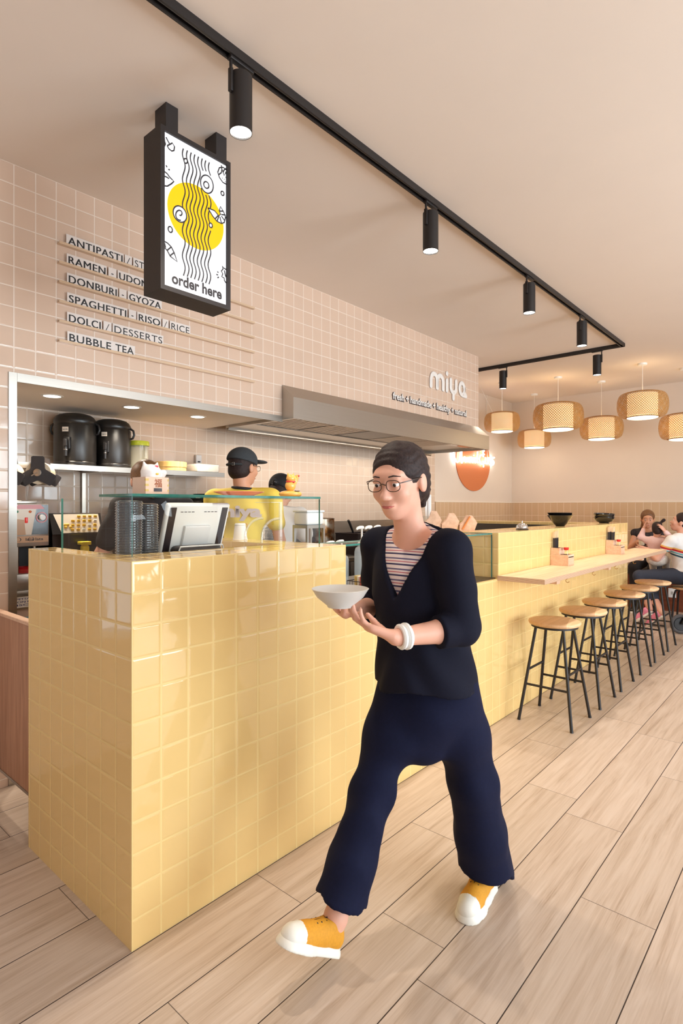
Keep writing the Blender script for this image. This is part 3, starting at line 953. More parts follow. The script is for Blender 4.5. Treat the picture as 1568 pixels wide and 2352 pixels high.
# ------------------------------------------------------------------ neon sign over an orange oval, far wall
cxn, czn = on_y(1088, 1060, 3.98)
nd = thing('neon_sign', 'glowing white script neon over a terracotta oval, beside the hood end', 'neon sign', (cxn, 3.992, czn))
m = MB()
rz_ = czn - on_y(1088, 1128, 3.98)[1]
rx_ = (on_y(1127, 1035, 3.98)[0] - on_y(1050, 1035, 3.98)[0]) / 2
m.prism(circ((0, 0), rx_, rz_, 48), lambda u, v, w: (u, -w, v), 0.001, 0.012)
obj('oval_panel', m, mat('terracotta', (206, 116, 66), 0.5), nd)
m = MB()
NE = mat('neon_tube', (255, 255, 255), 0.4, emit=11.0, ecol=(248, 252, 255))


def npx(p):
    a, b = on_y(1030 + p[0] / 13.07, 1020 + p[1] / 13.07, 3.95)
    return (a - cxn, -0.04, b - czn)


NEON = [[(150, 200), (165, 330), (200, 450), (260, 540), (330, 470), (350, 300), (385, 190), (390, 320), (385, 480), (400, 560), (440, 450), (470, 390), (500, 420), (490, 520)],
        [(530, 400), (520, 540), (560, 420), (590, 420), (585, 540)], [(690, 400), (640, 400), (620, 470), (640, 540), (690, 480), (700, 400), (700, 520), (730, 550)], [(755, 400), (750, 540)], [(757, 330), (757, 340)],
        [(850, 430), (800, 420), (780, 480), (800, 550), (850, 500), (870, 230), (860, 520), (885, 550)],
        [(1050, 380), (1000, 320), (940, 380), (930, 480), (960, 580), (1030, 600), (1070, 540), (1030, 520)], [(1050, 690), (1050, 600)], [(1020, 180), (1070, 200), (1030, 250), (1070, 320)],
        [(1110, 400), (1105, 560), (1150, 590), (1180, 560), (1190, 400), (1185, 590)], [(1290, 420), (1240, 420), (1225, 490), (1260, 500), (1280, 560), (1240, 620)], [(1370, 410), (1320, 420), (1310, 490), (1350, 520), (1350, 600), (1300, 630)]]
for st in NEON:
    P = [Vector(npx(p)) for p in st]
    if len(P) > 2:
        Q = []
        for i in range(len(P) - 1):
            a, b = P[max(0, i - 1)], P[min(len(P) - 1, i + 2)]
            for t in (0, .25, .5, .75):
                h1 = 2 * t**3 - 3 * t**2 + 1; h2 = -2 * t**3 + 3 * t**2; h3 = t**3 - 2 * t**2 + t; h4 = t**3 - t**2
                Q.append(P[i] * h1 + P[i + 1] * h2 + (P[i + 1] - a) * .5 * h3 + (b - P[i]) * .5 * h4)
        P = Q + [P[-1]]
    m.tube(P, 0.010, 8)
obj('neon_script', m, NE, nd)
obj('power_cord', MB().tube([(0.42, -0.012, 0.0), (0.40, -0.01, 0.4), (0.395, -0.01, 0.9), (0.42, -0.01, 1.2)], 0.004, 6), CORD, nd)

# ------------------------------------------------------------------ bar stools
SZ = 0.632
st = thing('bar_stool', 'bar stool nearest the viewer, round oak seat on four black steel legs', 'bar stool', (3.635, 1.37, 0), 0, 'round oak bar stools along the counter')
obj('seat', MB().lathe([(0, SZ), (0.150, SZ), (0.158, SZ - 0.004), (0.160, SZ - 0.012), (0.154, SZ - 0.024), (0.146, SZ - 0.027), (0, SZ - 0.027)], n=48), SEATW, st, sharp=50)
obj('seat_ring', MB().lathe([(0.125, SZ - 0.040), (0.143, SZ - 0.040), (0.143, SZ - 0.0275), (0.125, SZ - 0.0275), (0.125, SZ - 0.040)], n=40), BLACKM, st)
t0, t1 = 0.085, 0.166


def lp(sx, sy, z):
    k = t1 + (t0 - t1) * z / (SZ - 0.03)
    return (sx * k, sy * k, z)


for sx, sy in ((-1, -1), (1, -1), (1, 1), (-1, 1)):
    obj('leg', MB().cyl(lp(sx, sy, 0.004), lp(sx, sy, SZ - 0.032), 0.0095, n=12), BLACKM, st)
    obj('foot_cap', MB().cyl(lp(sx, sy, 0.0), lp(sx, sy, 0.012), 0.0105, n=12), BLACKP, st)
for a, b, z in (((-1, -1), (-1, 1), 0.23), ((1, -1), (1, 1), 0.23), ((-1, -1), (1, -1), 0.32), ((-1, 1), (1, 1), 0.32)):
    obj('stretcher', MB().cyl(lp(*a, z), lp(*b, z), 0.0075, n=10), BLACKM, st)
SX = [4.157, 4.645, 5.19, 5.67, 6.17]
for k, x in enumerate(SX):
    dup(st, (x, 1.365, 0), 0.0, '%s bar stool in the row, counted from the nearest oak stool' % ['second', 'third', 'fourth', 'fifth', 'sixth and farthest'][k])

# ------------------------------------------------------------------ things on the bar
BOWLM = mat('black_glaze', (22, 20, 20), 0.12, coat=0.6)
b1 = [(0, 0), (0.036, 0), (0.038, 0.006), (0.050, 0.016), (0.103, 0.090), (0.107, 0.092), (0.106, 0.094), (0.100, 0.090), (0.048, 0.021), (0, 0.016)]
bw = solo('ramen_bowl', MB().lathe(b1, n=48), BOWLM, 'black conical ramen bowl on the bar, lower of the nested pair by the bell', 'bowl', (4.85, 1.78, H + 0.0005), 'black bowls on the bar ledge')
dup(bw, (4.85, 1.78, H + 0.0215), 0, 'black conical ramen bowl nested on top of the pair by the bell')
b2 = [(0, 0), (0.045, 0), (0.047, 0.006), (0.075, 0.018), (0.096, 0.040), (0.099, 0.062), (0.096, 0.064), (0.092, 0.042), (0.070, 0.023), (0, 0.013)]
bw2 = solo('round_bowl', MB().lathe(b2, n=48), BOWLM, 'black round bowl at far end of the bar, lower of two', 'bowl', (6.05, 1.78, H + 0.0005), 'black bowls on the bar ledge')
c = dup(bw2, (6.05, 1.78, H + 0.034), 0, 'black round bowl tilted on top of the other at far bar end')
c.rotation_euler = (0.05, -0.03, 0)
bl = thing('service_bell', 'small chrome counter bell on the yellow bar ledge', 'bell', (3.93, 1.715, H))
obj('bell_base', MB().lathe([(0, 0), (0.045, 0), (0.046, 0.004), (0.042, 0.009), (0, 0.009)], n=36), mat('bell_black', (20, 20, 22), 0.2, coat=0.5), bl)
obj('dome', MB().lathe([(0.043, 0.012), (0.041, 0.024), (0.033, 0.038), (0.020, 0.046), (0, 0.049)], n=36), CHROME, bl)
obj('plunger', MB().lathe([(0.003, 0.047), (0.003, 0.058), (0.006, 0.060), (0.006, 0.063), (0, 0.064)], n=16), CHROME, bl)

SLEEVE = mat('sleeve_black', (48, 42, 44), 0.6)
STICK = mat('chopstick_wood', (236, 206, 170), 0.6)
SOY = mat('soy_sauce', (30, 14, 10), 0.1)
for n, (x, nm) in enumerate(((4.22, 'nearer'), (5.56, 'farther'))):
    t = thing('chopstick_holder', 'stepped pale wooden chopstick and sauce holder, the %s one on the bar shelf' % nm, 'chopstick holder', (x, 1.622, 0.9235), 0, 'wooden chopstick holders')
    m = MB().box(0, 0.006, -0.132, -0.001, 0, 0.080).box(0.114, 0.12, -0.132, -0.001, 0, 0.080).box(0.006, 0.114, -0.132, -0.126, 0, 0.08).box(0.006, 0.114, -0.007, -0.001, 0, 0.080).box(0.006, 0.114, -0.126, -0.007, 0, 0.008).box(0.006, 0.114, -0.132, -0.060, 0.06, 0.066)
    obj('lower_box', m, PALEW, t)
    m = MB().box(0.006, 0.012, -0.066, -0.001, 0.0805, 0.128).box(0.105, 0.111, -0.066, -0.001, 0.0805, 0.128).box(0.012, 0.105, -0.066, -0.060, 0.0805, 0.128).box(0.012, 0.105, -0.007, -0.001, 0.0805, 0.128)
    obj('upper_box', m, PALEW, t)
    bt = thing('soy_bottle', 'small glass soy sauce bottle with red cap, in the %s wooden holder' % nm, 'sauce bottle', (x + 0.055, 1.622 - 0.098, 0.9235 + 0.0665), 0, 'red capped soy bottles')
    obj('glass_body', MB().lathe([(0, 0), (0.022, 0), (0.0225, 0.006), (0.014, 0.036), (0.0145, 0.05)], n=24), thin_glass('bottle_glass', (0.95, 0.95, 0.93), 1.0, 0.02), bt)
    obj('sauce', MB().lathe([(0, 0.002), (0.0205, 0.002), (0.021, 0.006), (0.0185, 0.015), (0, 0.015)], n=24), SOY, bt)
    obj('cap', MB().lathe([(0.0145, 0.046), (0.017, 0.05), (0.019, 0.064), (0.017, 0.066), (0, 0.066)], n=24), REDP, bt)
    rr = random.Random(n + 3)
    for k in range(4 if n == 0 else 7):
        nk = 4 if n == 0 else 7
        cs = thing('chopsticks', 'chopstick pair in black paper sleeve standing in the %s wooden holder' % nm, 'chopsticks', (x + 0.030 + 0.0145 * (k % 4), 1.622 - 0.021 - 0.024 * (k // 4), 0.9235 + 0.0085), 0, 'sleeved chopsticks in the %s holder' % nm)
        cs.rotation_euler = (0.05 if k // 4 else 0.0, 0.035 * (k % 4) - 0.05, 0)
        obj('sleeve', MB().box(-0.003, 0.003, -0.009, 0.009, 0, 0.195), SLEEVE, cs, bevel=0.0015)
        for q in (-0.0042, 0.0042): obj('stick', MB().cyl((0, q, 0.19), (0, q, 0.235 + 0.004 * ((k * 5) % 4)), 0.0035, n=8), STICK, cs)

# wooden cutlery stand and straws at the near end of the bar block
ws = thing('cutlery_stand', 'tilted pale wooden slotted stand beside the bar corner, behind the walking woman', 'cutlery stand', (3.47, 2.06, H))
Rm = Matrix.Rotation(-0.95, 4, 'Z')
for k in range(3):
    pr = [(0.0, 0.0), (0.10, 0.0), (0.12, 0.07), (0.085, 0.13), (0.05, 0.13), (0.035, 0.085), (0.0, 0.05)]
    m = MB().prism(pr, lambda u, v, w: tuple(Rm @ Vector((-0.16 + 0.12 * k + u, w, v * (1.05 - 0.12 * k)))), -0.04 - 0.01 * k, 0.03)
    obj('divider', m, PALEW, ws)
obj('pen', MB().cyl(tuple(Rm @ Vector((0.10, -0.062, 0.012))), tuple(Rm @ Vector((0.15, -0.07, 0.10))), 0.006, n=10), mat('orange_pen', (226, 140, 78), 0.4), ws)
sh = thing('straw_cup', 'clear cup of white straws standing behind the bar corner', 'cup', (3.55, 2.27, H))
obj('cup_body', MB().lathe([(0, 0), (0.030, 0), (0.040, 0.10), (0.0395, 0.10), (0.0295, 0.002), (0, 0.002)], n=28), thin_glass('cup_clear', (0.95, 0.96, 0.96), 1.0, 0.02, 0.06, (0.9, 0.9, 0.9)), sh)
STRAW = mat('straw_white', (242, 240, 240), 0.4)
for k in range(11):
    a = k * 2.4; r = 0.006 + 0.014 * (k / 11)
    s_ = solo('paper_straw', MB().lathe([(0.0052, 0.0), (0.0052, 0.25), (0.0042, 0.25), (0.0042, 0.0)], n=10), STRAW, 'white wrapped straw standing in the clear cup behind the walking woman', 'straw', (3.55 + r * math.cos(a), 2.27 + r * math.sin(a), H + 0.004), 'white straws in the clear cup')
    s_.rotation_euler = (0.05 * math.sin(a * 1.3), 0.05 * math.cos(a), 0)

# ------------------------------------------------------------------ things on and behind the glass screen
GT = H + 0.2125
pl = solo('serving_plate', MB().lathe([(0, 0), (0.058, 0), (0.062, 0.002), (0.103, 0.015), (0.106, 0.0165), (0.104, 0.0175), (0.060, 0.005), (0, 0.004)], n=56), mat('coral_melamine', (244, 140, 118), 0.25, coat=0.3), 'coral pink plate on the glass screen top', 'plate', (1.50, 1.885, GT))

# white lucky cat in a wooden measuring box
lc = thing('lucky_cat', 'white lucky cat figurine sitting in a small pale wooden box', 'figurine', (1.10, 1.895, GT))
bx, bh = 0.046, 0.062
m = MB().box(-bx, bx, -bx, -bx + 0.006, 0, bh).box(-bx, bx, bx - 0.006, bx, 0, bh).box(-bx, -bx + 0.006, -bx + 0.006, bx - 0.006, 0, bh).box(bx - 0.006, bx, -bx + 0.006, bx - 0.006, 0, bh).box(-bx + 0.006, bx - 0.006, -bx + 0.006, bx - 0.006, 0, 0.006)
obj('wooden_box', m, mat('box_wood', (240, 208, 186), 0.6), lc)
m = MB()
for q in range(3):
    z = 0.010 + q * 0.019
    m.box(-bx - 0.0004, -bx + 0.012, -bx - 0.0004, -bx - 0.0001, z, z + 0.008).box(bx - 0.005, bx + 0.0004, -bx - 0.0004, -bx - 0.0001, z, z + 0.008).box(-bx - 0.0004, -bx - 0.0001, -bx, -bx + 0.006, z, z + 0.008)
obj('finger_joint', m, mat('joint_yellow', (226, 196, 120), 0.6), lc)
m = MB()
fb = lambda u, v, w: (u, -bx - 0.0003 - w, v)
text_on(m, '福', fb, -0.012, 0.018, 0.028, 0.024, 0.0006, 0.012)
obj('painted_character', m, mat('brown_ink', (170, 96, 58), 0.6), lc)
obj('display_window', MB().box(-0.014, 0.018, -bx - 0.0012, -bx, 0.010, 0.022), mat('dark_window', (40, 18, 12), 0.2), lc)

# cash register seen from behind
ps = thing('cash_register', 'white touchscreen cash register seen from behind on the counter', 'cash register', (1.35, 1.99, 1.0))
ang = 0.33
T = Matrix.Translation((0, 0.03, 0.172)) @ Matrix.Rotation(ang, 4, 'X')
obj('screen_shell', MB().rbox(-0.150, 0.150, -0.012, 0.012, 0.0, 0.215, 0.010, 3, T), WHITE, ps)
m = MB().rbox(-0.138, -0.108, -0.0135, -0.010, 0.012, 0.200, 0.001, 1, T)
obj('side_band', m, mat('band_dark', (52, 42, 44), 0.35), ps)
obj('side_band', MB().rbox(0.108, 0.138, -0.0135, -0.010, 0.012, 0.200, 0.001, 1, T), MATS['band_dark'], ps)
obj('back_cover', MB().rbox(-0.062, 0.062, -0.026, -0.010, 0.01, 0.125, 0.006, 2, T), mat('cover_grey', (226, 224, 222), 0.35), ps)
for gx in (-0.055, 0.055):
    for q in range(4):
        x = gx - 0.033 + q * 0.017
        obj('vent_slot', MB().box(x, x + 0.012, -0.0130, -0.0115, 0.180, 0.1825, T), MATS['band_dark'], ps)
obj('display', MB().box(-0.138, 0.138, 0.0122, 0.0130, 0.012, 0.203, T), mat('screen_glass', (30, 40, 60), 0.1, emit=0.2, ecol=(90, 120, 160)), ps)
obj('stand', MB().rbox(-0.09, 0.09, -0.012, 0.03, 0.01, 0.20, 0.008), MATS['cover_grey'], ps)
obj('base', MB().rbox(-0.125, 0.125, -0.075, 0.085, 0.0, 0.012, 0.005, 2).rbox(-0.105, 0.105, -0.055, 0.02, 0.012, 0.205, 0.02, 4), mat('base_dark', (70, 62, 60), 0.5), ps)
obj('base_trim', MB().tube([(-0.107, -0.056, 0.10), (-0.107, -0.056, 0.185), (-0.10, -0.057, 0.203), (0.10, -0.057, 0.203), (0.107, -0.056, 0.185), (0.107, -0.056, 0.10)], 0.003, 8), WHITE, ps)

# two columns of nested clear lids
LIDM = thin_glass('lid_plastic', (0.62, 0.66, 0.70), 3.5, 0.05, 0.22, (0.16, 0.18, 0.21))
for n, (x, y, nl, h0) in enumerate(((1.031, 1.922, 41, 1.0), (1.137, 1.995, 40, 1.0))):
    pr = [(0, 0)]
    pr = []
    for k in range(nl):
        z = k * 0.0093
        pr += [(0.0455, z), (0.048, z + 0.0012), (0.048, z + 0.0036), (0.0455, z + 0.005), (0.0445, z + 0.0088)]
    pr += [(0.03, nl * 0.0093 + 0.002), (0, nl * 0.0093 + 0.002)]
    solo('lid_stack', MB().lathe(pr, n=36), LIDM, ['column of nested clear cup lids at the screen corner', 'second column of clear lids beside the register'][n], 'cup lids', (x, y, h0), 'columns of clear cup lids')
# clear acrylic stand with arched arms and white paper cups behind the screen
ac = thing('acrylic_stand', 'clear acrylic arched stand behind the right end of the glass screen', 'display stand', (1.78, 2.02, H))
ACM = thin_glass('acrylic', (0.97, 0.98, 0.98), 3.0, 0.03, 0.12, (0.95, 0.97, 0.98))
for k, (dx, dy) in enumerate(((-0.03, 0.0), (-0.03, 0.12))):
    pts = [(dx - 0.01, dy, 0.0)] + [(dx + 0.09 - 0.10 * math.cos(a), dy, 0.02 + 0.09 * math.sin(a)) for a in [q * PI / 20 for q in range(0, 11)]] + [(dx + 0.10, dy, 0.11)]
    obj('arm', MB().tube(pts, 0.006, 8), ACM, ac)
obj('upright', MB().box(0.075, 0.09, 0.0, 0.01, 0.0, 0.19), ACM, ac)
obj('crossbar', MB().box(0.02, 0.09, 0.0, 0.12, 0.186, 0.190), ACM, ac)
PAP = mat('paper_white', (240, 236, 230), 0.6)
pc = thing('paper_cup', 'upturned white paper cup behind the glass screen', 'cup', (1.805, 2.26, H))
obj('cup_body', MB().lathe([(0.036, 0), (0.0375, 0.001), (0.0375, 0.005), (0.0355, 0.006), (0.027, 0.075), (0.0, 0.076)], n=30), PAP, pc)
obj('cup_stack', MB().lathe([(0.0285, 0.0755), (0.0285, 0.078), (0.0270, 0.0785), (0.0245, 0.084), (0, 0.084)], n=30), PAP, pc)
wb = thing('white_tray', 'white lidded tub on a tall steel stand behind the screen', 'tray', (2.56, 2.52, 0.0))
obj('tray_body', MB().rbox(-0.075, 0.075, -0.06, 0.06, 1.245, 1.325, 0.012), WHITE, wb)
obj('tray_lid', MB().rbox(-0.08, 0.08, -0.065, 0.065, 1.325, 1.338, 0.005), mat('tray_clear', (232, 234, 236), 0.15, coat=0.4), wb)
obj('trolley', MB().box(-0.08, 0.08, -0.065, 0.065, 0.06, 0.09).box(-0.08, 0.08, -0.065, 0.065, 1.225, 1.245).box(-0.08, -0.065, -0.065, -0.05, 0, 1.225).box(0.065, 0.08, -0.065, -0.05, 0, 1.225).box(-0.08, -0.065, 0.05, 0.065, 0, 1.225).box(0.065, 0.08, 0.05, 0.065, 0, 1.225), STEEL, wb)

# ------------------------------------------------------------------ pump bottles and packets in the low display
PUMPW = mat('pump_white', (244, 236, 226), 0.35)
SYR = thin_glass('pump_bottle_clear', (0.90, 0.93, 0.94), 1.2, 0.03, 0.30, (0.86, 0.88, 0.90))
pb = thing('pump_bottle', 'x', 'pump bottle', (0, 0, 0), 0, 'clear syrup bottles with white pumps')
obj('bottle', MB().lathe([(0, 0), (0.040, 0), (0.042, 0.004), (0.042, 0.19), (0.036, 0.212), (0.020, 0.225), (0.018, 0.235)], n=28), SYR, pb)
obj('collar', MB().lathe([(0.020, 0.228), (0.022, 0.230), (0.022, 0.246), (0.012, 0.250), (0.009, 0.262)], n=24), PUMPW, pb)
obj('plunger', MB().cyl((0, 0, 0.25), (0, 0, 0.325), 0.0055, n=12), PUMPW, pb)
m = MB().tube([(0.012, 0, 0.330), (-0.02, 0, 0.331), (-0.045, 0, 0.328), (-0.058, 0, 0.320)], [0.010, 0.010, 0.008, 0.005], 10)
obj('nozzle', m, PUMPW, pb)
lowp = [(2.525, 2.06, 0, 'tall pump bottle nearest the order counter, with raised white pump'), (2.615, 2.07, 0, 'second tall pump bottle, between two raised white pumps'), (2.71, 2.08, 0, 'third tall pump bottle, half hidden by the walking woman'),
        (2.37, 2.15, -0.085, 'short pump bottle just behind the yellow counter end'), (2.475, 2.17, -0.080, 'short pump bottle with its spout below the raised pumps')]
PAN = math.radians(-52)
for k, (x, y, dz, lb) in enumerate(lowp):
    if k == 0:
        r = pb; r.location = (x, y, 0.910); r['label'] = lb
    else: r = dup(pb, (x, y, 0.910), 0, lb)
    r.rotation_euler = (0, 0, 0.15)
    if dz: r.scale = (1, 1, 0.76)
wr = thing('wire_basket', 'small dark wire basket of packets inside the glass case', 'basket', (2.16, 1.76, 0.909))
m = MB()
for z in (0.004, 0.09): m.tube([(-0.06, -0.045, z), (0.06, -0.045, z), (0.06, 0.045, z), (-0.06, 0.045, z)], 0.002, 6, closed=True)
for k in range(7):
    x = -0.06 + 0.02 * k
    m.tube([(x, -0.045, 0.09), (x, -0.045, 0.004), (x, 0.045, 0.004), (x, 0.045, 0.09)], 0.0014, 6)
obj('wire_frame', m, mat('wire_dark', (70, 66, 70), 0.4, metal=0.6), wr)
for k, (col, nm) in enumerate((((196, 60, 48), 'red'), ((236, 226, 210), 'cream'), ((206, 176, 110), 'golden'))):
    o = solo('snack_packet', MB().rbox(-0.032, 0.032, -0.006, 0.006, 0, 0.105, 0.004, 2), mat('packet_' + nm, col, 0.3), '%s snack packet standing in the dark wire basket' % nm, 'packet', (2.16 + 0.005 * k, 1.736 + 0.024 * k, 0.9165), 'packets in the wire basket')
    o.rotation_euler = (-0.06, 0.03 * (k - 1), 0)
sb = thing('storage_tub', 'clear lidded tub on the display shelf, left of the pump bottles', 'tub', (2.09, 1.98, 0.909))
obj('tub_body', MB().rbox(-0.06, 0.06, -0.05, 0.05, 0, 0.13, 0.012), SYR, sb)
obj('lid', MB().rbox(-0.064, 0.064, -0.054, 0.054, 0.13, 0.142, 0.004), PUMPW, sb)

# ------------------------------------------------------------------ kitchen behind the opening
wt = thing('kitchen_worktop', 'stainless steel worktop and cabinets along the kitchen back wall', 'worktop', (1.03, 3.35, 0))
obj('top', MB().box(0, 4.9, 0, 0.635, 0.862, 0.90), STEEL, wt, bevel=0.003)
obj('upstand', MB().box(1.9, 4.9, 0.62, 0.637, 0.90, 1.205), STEEL, wt)
for k in range(5):
    x = 0.01 + k * 0.98
    d = obj('cabinet_door', MB().rbox(x, x + 0.97, 0.03, 0.05, 0.12, 0.85, 0.004, 2), STEELD, wt)
    obj('handle', MB().tube([(x + 0.1, 0.03, 0.78), (x + 0.1, 0.005, 0.78), (x + 0.4, 0.005, 0.78), (x + 0.4, 0.03, 0.78)], 0.005, 8), STEEL, d)
obj('carcass', MB().box(0, 4.9, 0.051, 0.63, 0.08, 0.86), STEELD, wt)

sf = thing('wall_shelf', 'long stainless steel shelf on the kitchen back wall', 'shelf', (1.03, 3.985, 1.593))
obj('shelf_board', MB().box(0, 1.75, -0.305, -0.003, 0.028, 0.035).box(0, 1.75, -0.308, -0.300, 0, 0.035), STEEL, sf)
for x in (0.15, 0.75, 1.32): obj('bracket', MB().box(x, x + 0.025, -0.26, -0.003, 0.0, 0.026).box(x, x + 0.025, -0.018, -0.003, -0.40, 0.0), STEEL, sf)
SHZ = 1.6285
URN = mat('urn_black', (30, 27, 25), 0.32, var=0.25, scale=400, bump=0.0003)
ur = thing('tea_urn', 'left of two black insulated tea urns on the steel shelf', 'urn', (1.665, 3.815, SHZ), -0.75, 'black insulated tea urns')
obj('body', MB().lathe([(0, 0.0), (0.124, 0.0), (0.128, 0.008), (0.130, 0.02), (0.127, 0.026), (0.130, 0.034), (0.130, 0.265), (0.126, 0.272), (0.131, 0.282), (0.131, 0.298), (0.124, 0.312)], n=48), URN, ur)
obj('lid', MB().lathe([(0.122, 0.312), (0.118, 0.322), (0.10, 0.336), (0.07, 0.345), (0, 0.348)], n=48), URN, ur)
obj('tap', MB().rbox(-0.02, 0.02, -0.150, -0.128, 0.10, 0.18, 0.005).cyl((0, -0.165, 0.055), (0, -0.165, 0.115), 0.011).cyl((0, -0.13, 0.10), (0, -0.168, 0.10), 0.010).rbox(-0.012, 0.012, -0.180, -0.158, 0.115, 0.165, 0.004), BLACKP, ur)
obj('tap_ring', MB().lathe([(0.0112, 0.092), (0.0125, 0.094), (0.0125, 0.097), (0.0112, 0.098)], (0, -0.165, 0), 16), CHROME, ur)
for sx in (-1, 1):
    obj('handle', MB().tube([(sx * 0.128, 0.0, 0.285), (sx * 0.150, 0.0, 0.27), (sx * 0.156, 0.0, 0.24), (sx * 0.146, 0.0, 0.215), (sx * 0.130, 0.0, 0.21)], 0.008, 8), BLACKP, ur)
m = MB()
fl = lambda u, v, w: ((0.1315 + w) * math.sin(u / 0.13 - 0.12), -(0.1315 + w) * math.cos(u / 0.13 - 0.12), v)
m.add([fl(u, v, 0) for v in (0.215, 0.245) for u in (-0.02, -0.01, 0, 0.01, 0.02)], [(i, i + 1, i + 6, i + 5) for i in range(4)])
obj('paper_label', m, mat('label_paper', (240, 224, 206), 0.6), ur)
ur2 = dup(ur, (1.925, 3.825, SHZ), -0.75, 'right of two black insulated tea urns, beside the lime lidded tub')
ur2.scale = (0.96, 0.96, 0.975)
m = MB(); text_on(m, 'verde', lambda u, v, w: fl(u, v, 0.0006 + w), -0.016, 0.016, 0.225, 0.011, 0.0003, 0.0)
obj('label_text', m, INK, ur)
m = MB(); text_on(m, 'nero', lambda u, v, w: fl(u, v, 0.0006 + w), -0.014, 0.014, 0.225, 0.011, 0.0003, 0.0)
obj('label_text', m, INK, ur2)

tb = thing('storage_jar', 'tall clear container with lime lid on the steel shelf', 'container', (2.13, 3.83, SHZ))
obj('body', MB().lathe([(0, 0), (0.058, 0), (0.060, 0.004), (0.068, 0.175), (0.068, 0.18)], n=36), thin_glass('jar_plastic', (0.93, 0.92, 0.86), 1.0, 0.08, 0.35, (0.82, 0.78, 0.62)), tb)
obj('lid', MB().lathe([(0.0685, 0.172), (0.073, 0.174), (0.073, 0.200), (0.070, 0.206), (0, 0.206)], n=36), mat('lime_plastic', (216, 220, 62), 0.3), tb)
obj('grip', MB().rbox(0.0, 0.02, -0.088, -0.066, 0.075, 0.165, 0.004), thin_glass('grip_clear', (0.9, 0.9, 0.85), 1.2, 0.05, 0.3, (0.9, 0.88, 0.8)), tb)
bm_ = thing('bamboo_steamer', 'round bamboo steamer basket on the steel shelf', 'steamer', (2.375, 3.80, SHZ))
BST = wood_mat('steamer_bamboo', (236, 192, 122), (216, 164, 92), 2, 0.5)
obj('basket', MB().lathe([(0.0, 0.0), (0.113, 0.0), (0.113, 0.040), (0.109, 0.040), (0.109, 0.006), (0, 0.006)], n=48), BST, bm_)
obj('lid', MB().lathe([(0.116, 0.028), (0.116, 0.066), (0.110, 0.068), (0.05, 0.073), (0, 0.074)], n=48), BST, bm_)
tr = thing('wrapped_tray', 'film wrapped white tray on the shelf beside the man in the cap', 'tray', (2.66, 3.80, SHZ))
obj('tray', MB().rbox(-0.11, 0.09, -0.09, 0.09, 0.0, 0.062, 0.008), mat('foam_white', (238, 228, 212), 0.7, var=0.08, scale=60), tr)
obj('film', MB().rbox(-0.122, 0.102, -0.097, 0.097, 0.0, 0.068, 0.02), thin_glass('film', (0.97, 0.97, 0.97), 1.5, 0.12, 0.10, (0.95, 0.93, 0.9)), tr)
sw = thing('wall_switch', 'small white wall control box above the steel shelf', 'wall switch', (2.735, 3.99, 1.735))
obj('box', MB().rbox(-0.027, 0.027, -0.03, -0.0005, -0.05, 0.05, 0.004), mat('switch_grey', (206, 200, 196), 0.4), sw)
obj('rocker', MB().box(-0.012, 0.012, -0.032, -0.030, -0.012, 0.0), BLACKP, sw)

# equipment block with black bowls on it
eq = thing('undershelf_fridge', 'low dark steel counter fridge under the kitchen shelf', 'fridge', (2.0, 3.45, 0.9005))
obj('cabinet', MB().rbox(0, 0.85, 0, 0.52, 0.012, 0.44, 0.006, 2), mat('fridge_dark', (62, 48, 46), 0.35, metal=0.3), eq)
obj('door', MB().rbox(0.02, 0.83, -0.018, -0.001, 0.03, 0.42, 0.005, 2), mat('fridge_door', (74, 58, 56), 0.25, metal=0.4), eq)
obj('top_plate', MB().rbox(-0.005, 0.855, -0.005, 0.52, 0.44, 0.455, 0.003, 2), STEELD, eq)
for sx in (0.04, 0.81): obj('foot', MB().cyl((sx, 0.05, 0), (sx, 0.05, 0.013), 0.02).cyl((sx, 0.45, 0), (sx, 0.45, 0.013), 0.02), BLACKP, eq)
bz = 0.9005 + 0.4555
pr = [(0, 0), (0.05, 0), (0.052, 0.004), (0.085, 0.030), (0.112, 0.044), (0.114, 0.046), (0.11, 0.046), (0.08, 0.034), (0.045, 0.009), (0, 0.008)]
kb = solo('kitchen_bowl', MB().lathe(pr, n=36), BOWLM, 'bottom black bowl of the left stack below the bamboo steamer', 'bowl', (2.40, 3.62, bz), 'stacked black kitchen bowls')
for k in range(1, 3): dup(kb, (2.40, 3.62, bz + 0.0138 * k), 0, ['middle', 'top'][k - 1] + ' black bowl of the left stack below the bamboo steamer')
for k in range(5): dup(kb, (2.62, 3.68, bz + 0.0138 * k), 0, '%s black bowl of the right stack beside the yellow shirt' % ['lowest', 'second', 'middle', 'fourth', 'topmost'][k])

# cup sealing machine with its film spools
cs_ = thing('cup_sealer', 'cup sealing machine with red and white front panel and film roll', 'cup sealer', (1.175, 3.36, 0.9005))
IVORY = mat('sealer_steel', (176, 168, 160), 0.3, metal=0.7)
w0, w1 = -0.06, 0.145
obj('base', MB().rbox(w0, w1, 0, 0.34, 0, 0.09, 0.004, 2), IVORY, cs_)
obj('back_column', MB().box(w0, w1, 0.22, 0.34, 0.09, 0.24), mat('sealer_dark', (34, 28, 28), 0.4), cs_)
for x in (0.0, 0.09): obj('guide_rod', MB().cyl((x, 0.06, 0.09), (x, 0.06, 0.24), 0.008), STEEL, cs_)
obj('cup_tray', MB().lathe([(0, 0.0), (0.06, 0.0), (0.06, 0.02), (0.045, 0.03), (0.045, 0.022), (0, 0.022)], (0.05, 0.10, 0.09), 28), mat('tray_red', (180, 30, 34), 0.3), cs_)
obj('head', MB().rbox(w0, w1, 0, 0.34, 0.24, 0.475, 0.004, 2), IVORY, cs_)
fz = lambda u, v, w: (w0 + 0.004 + u * (w1 - w0 - 0.008), -0.0008 - w, 0.305 + v * 0.165)
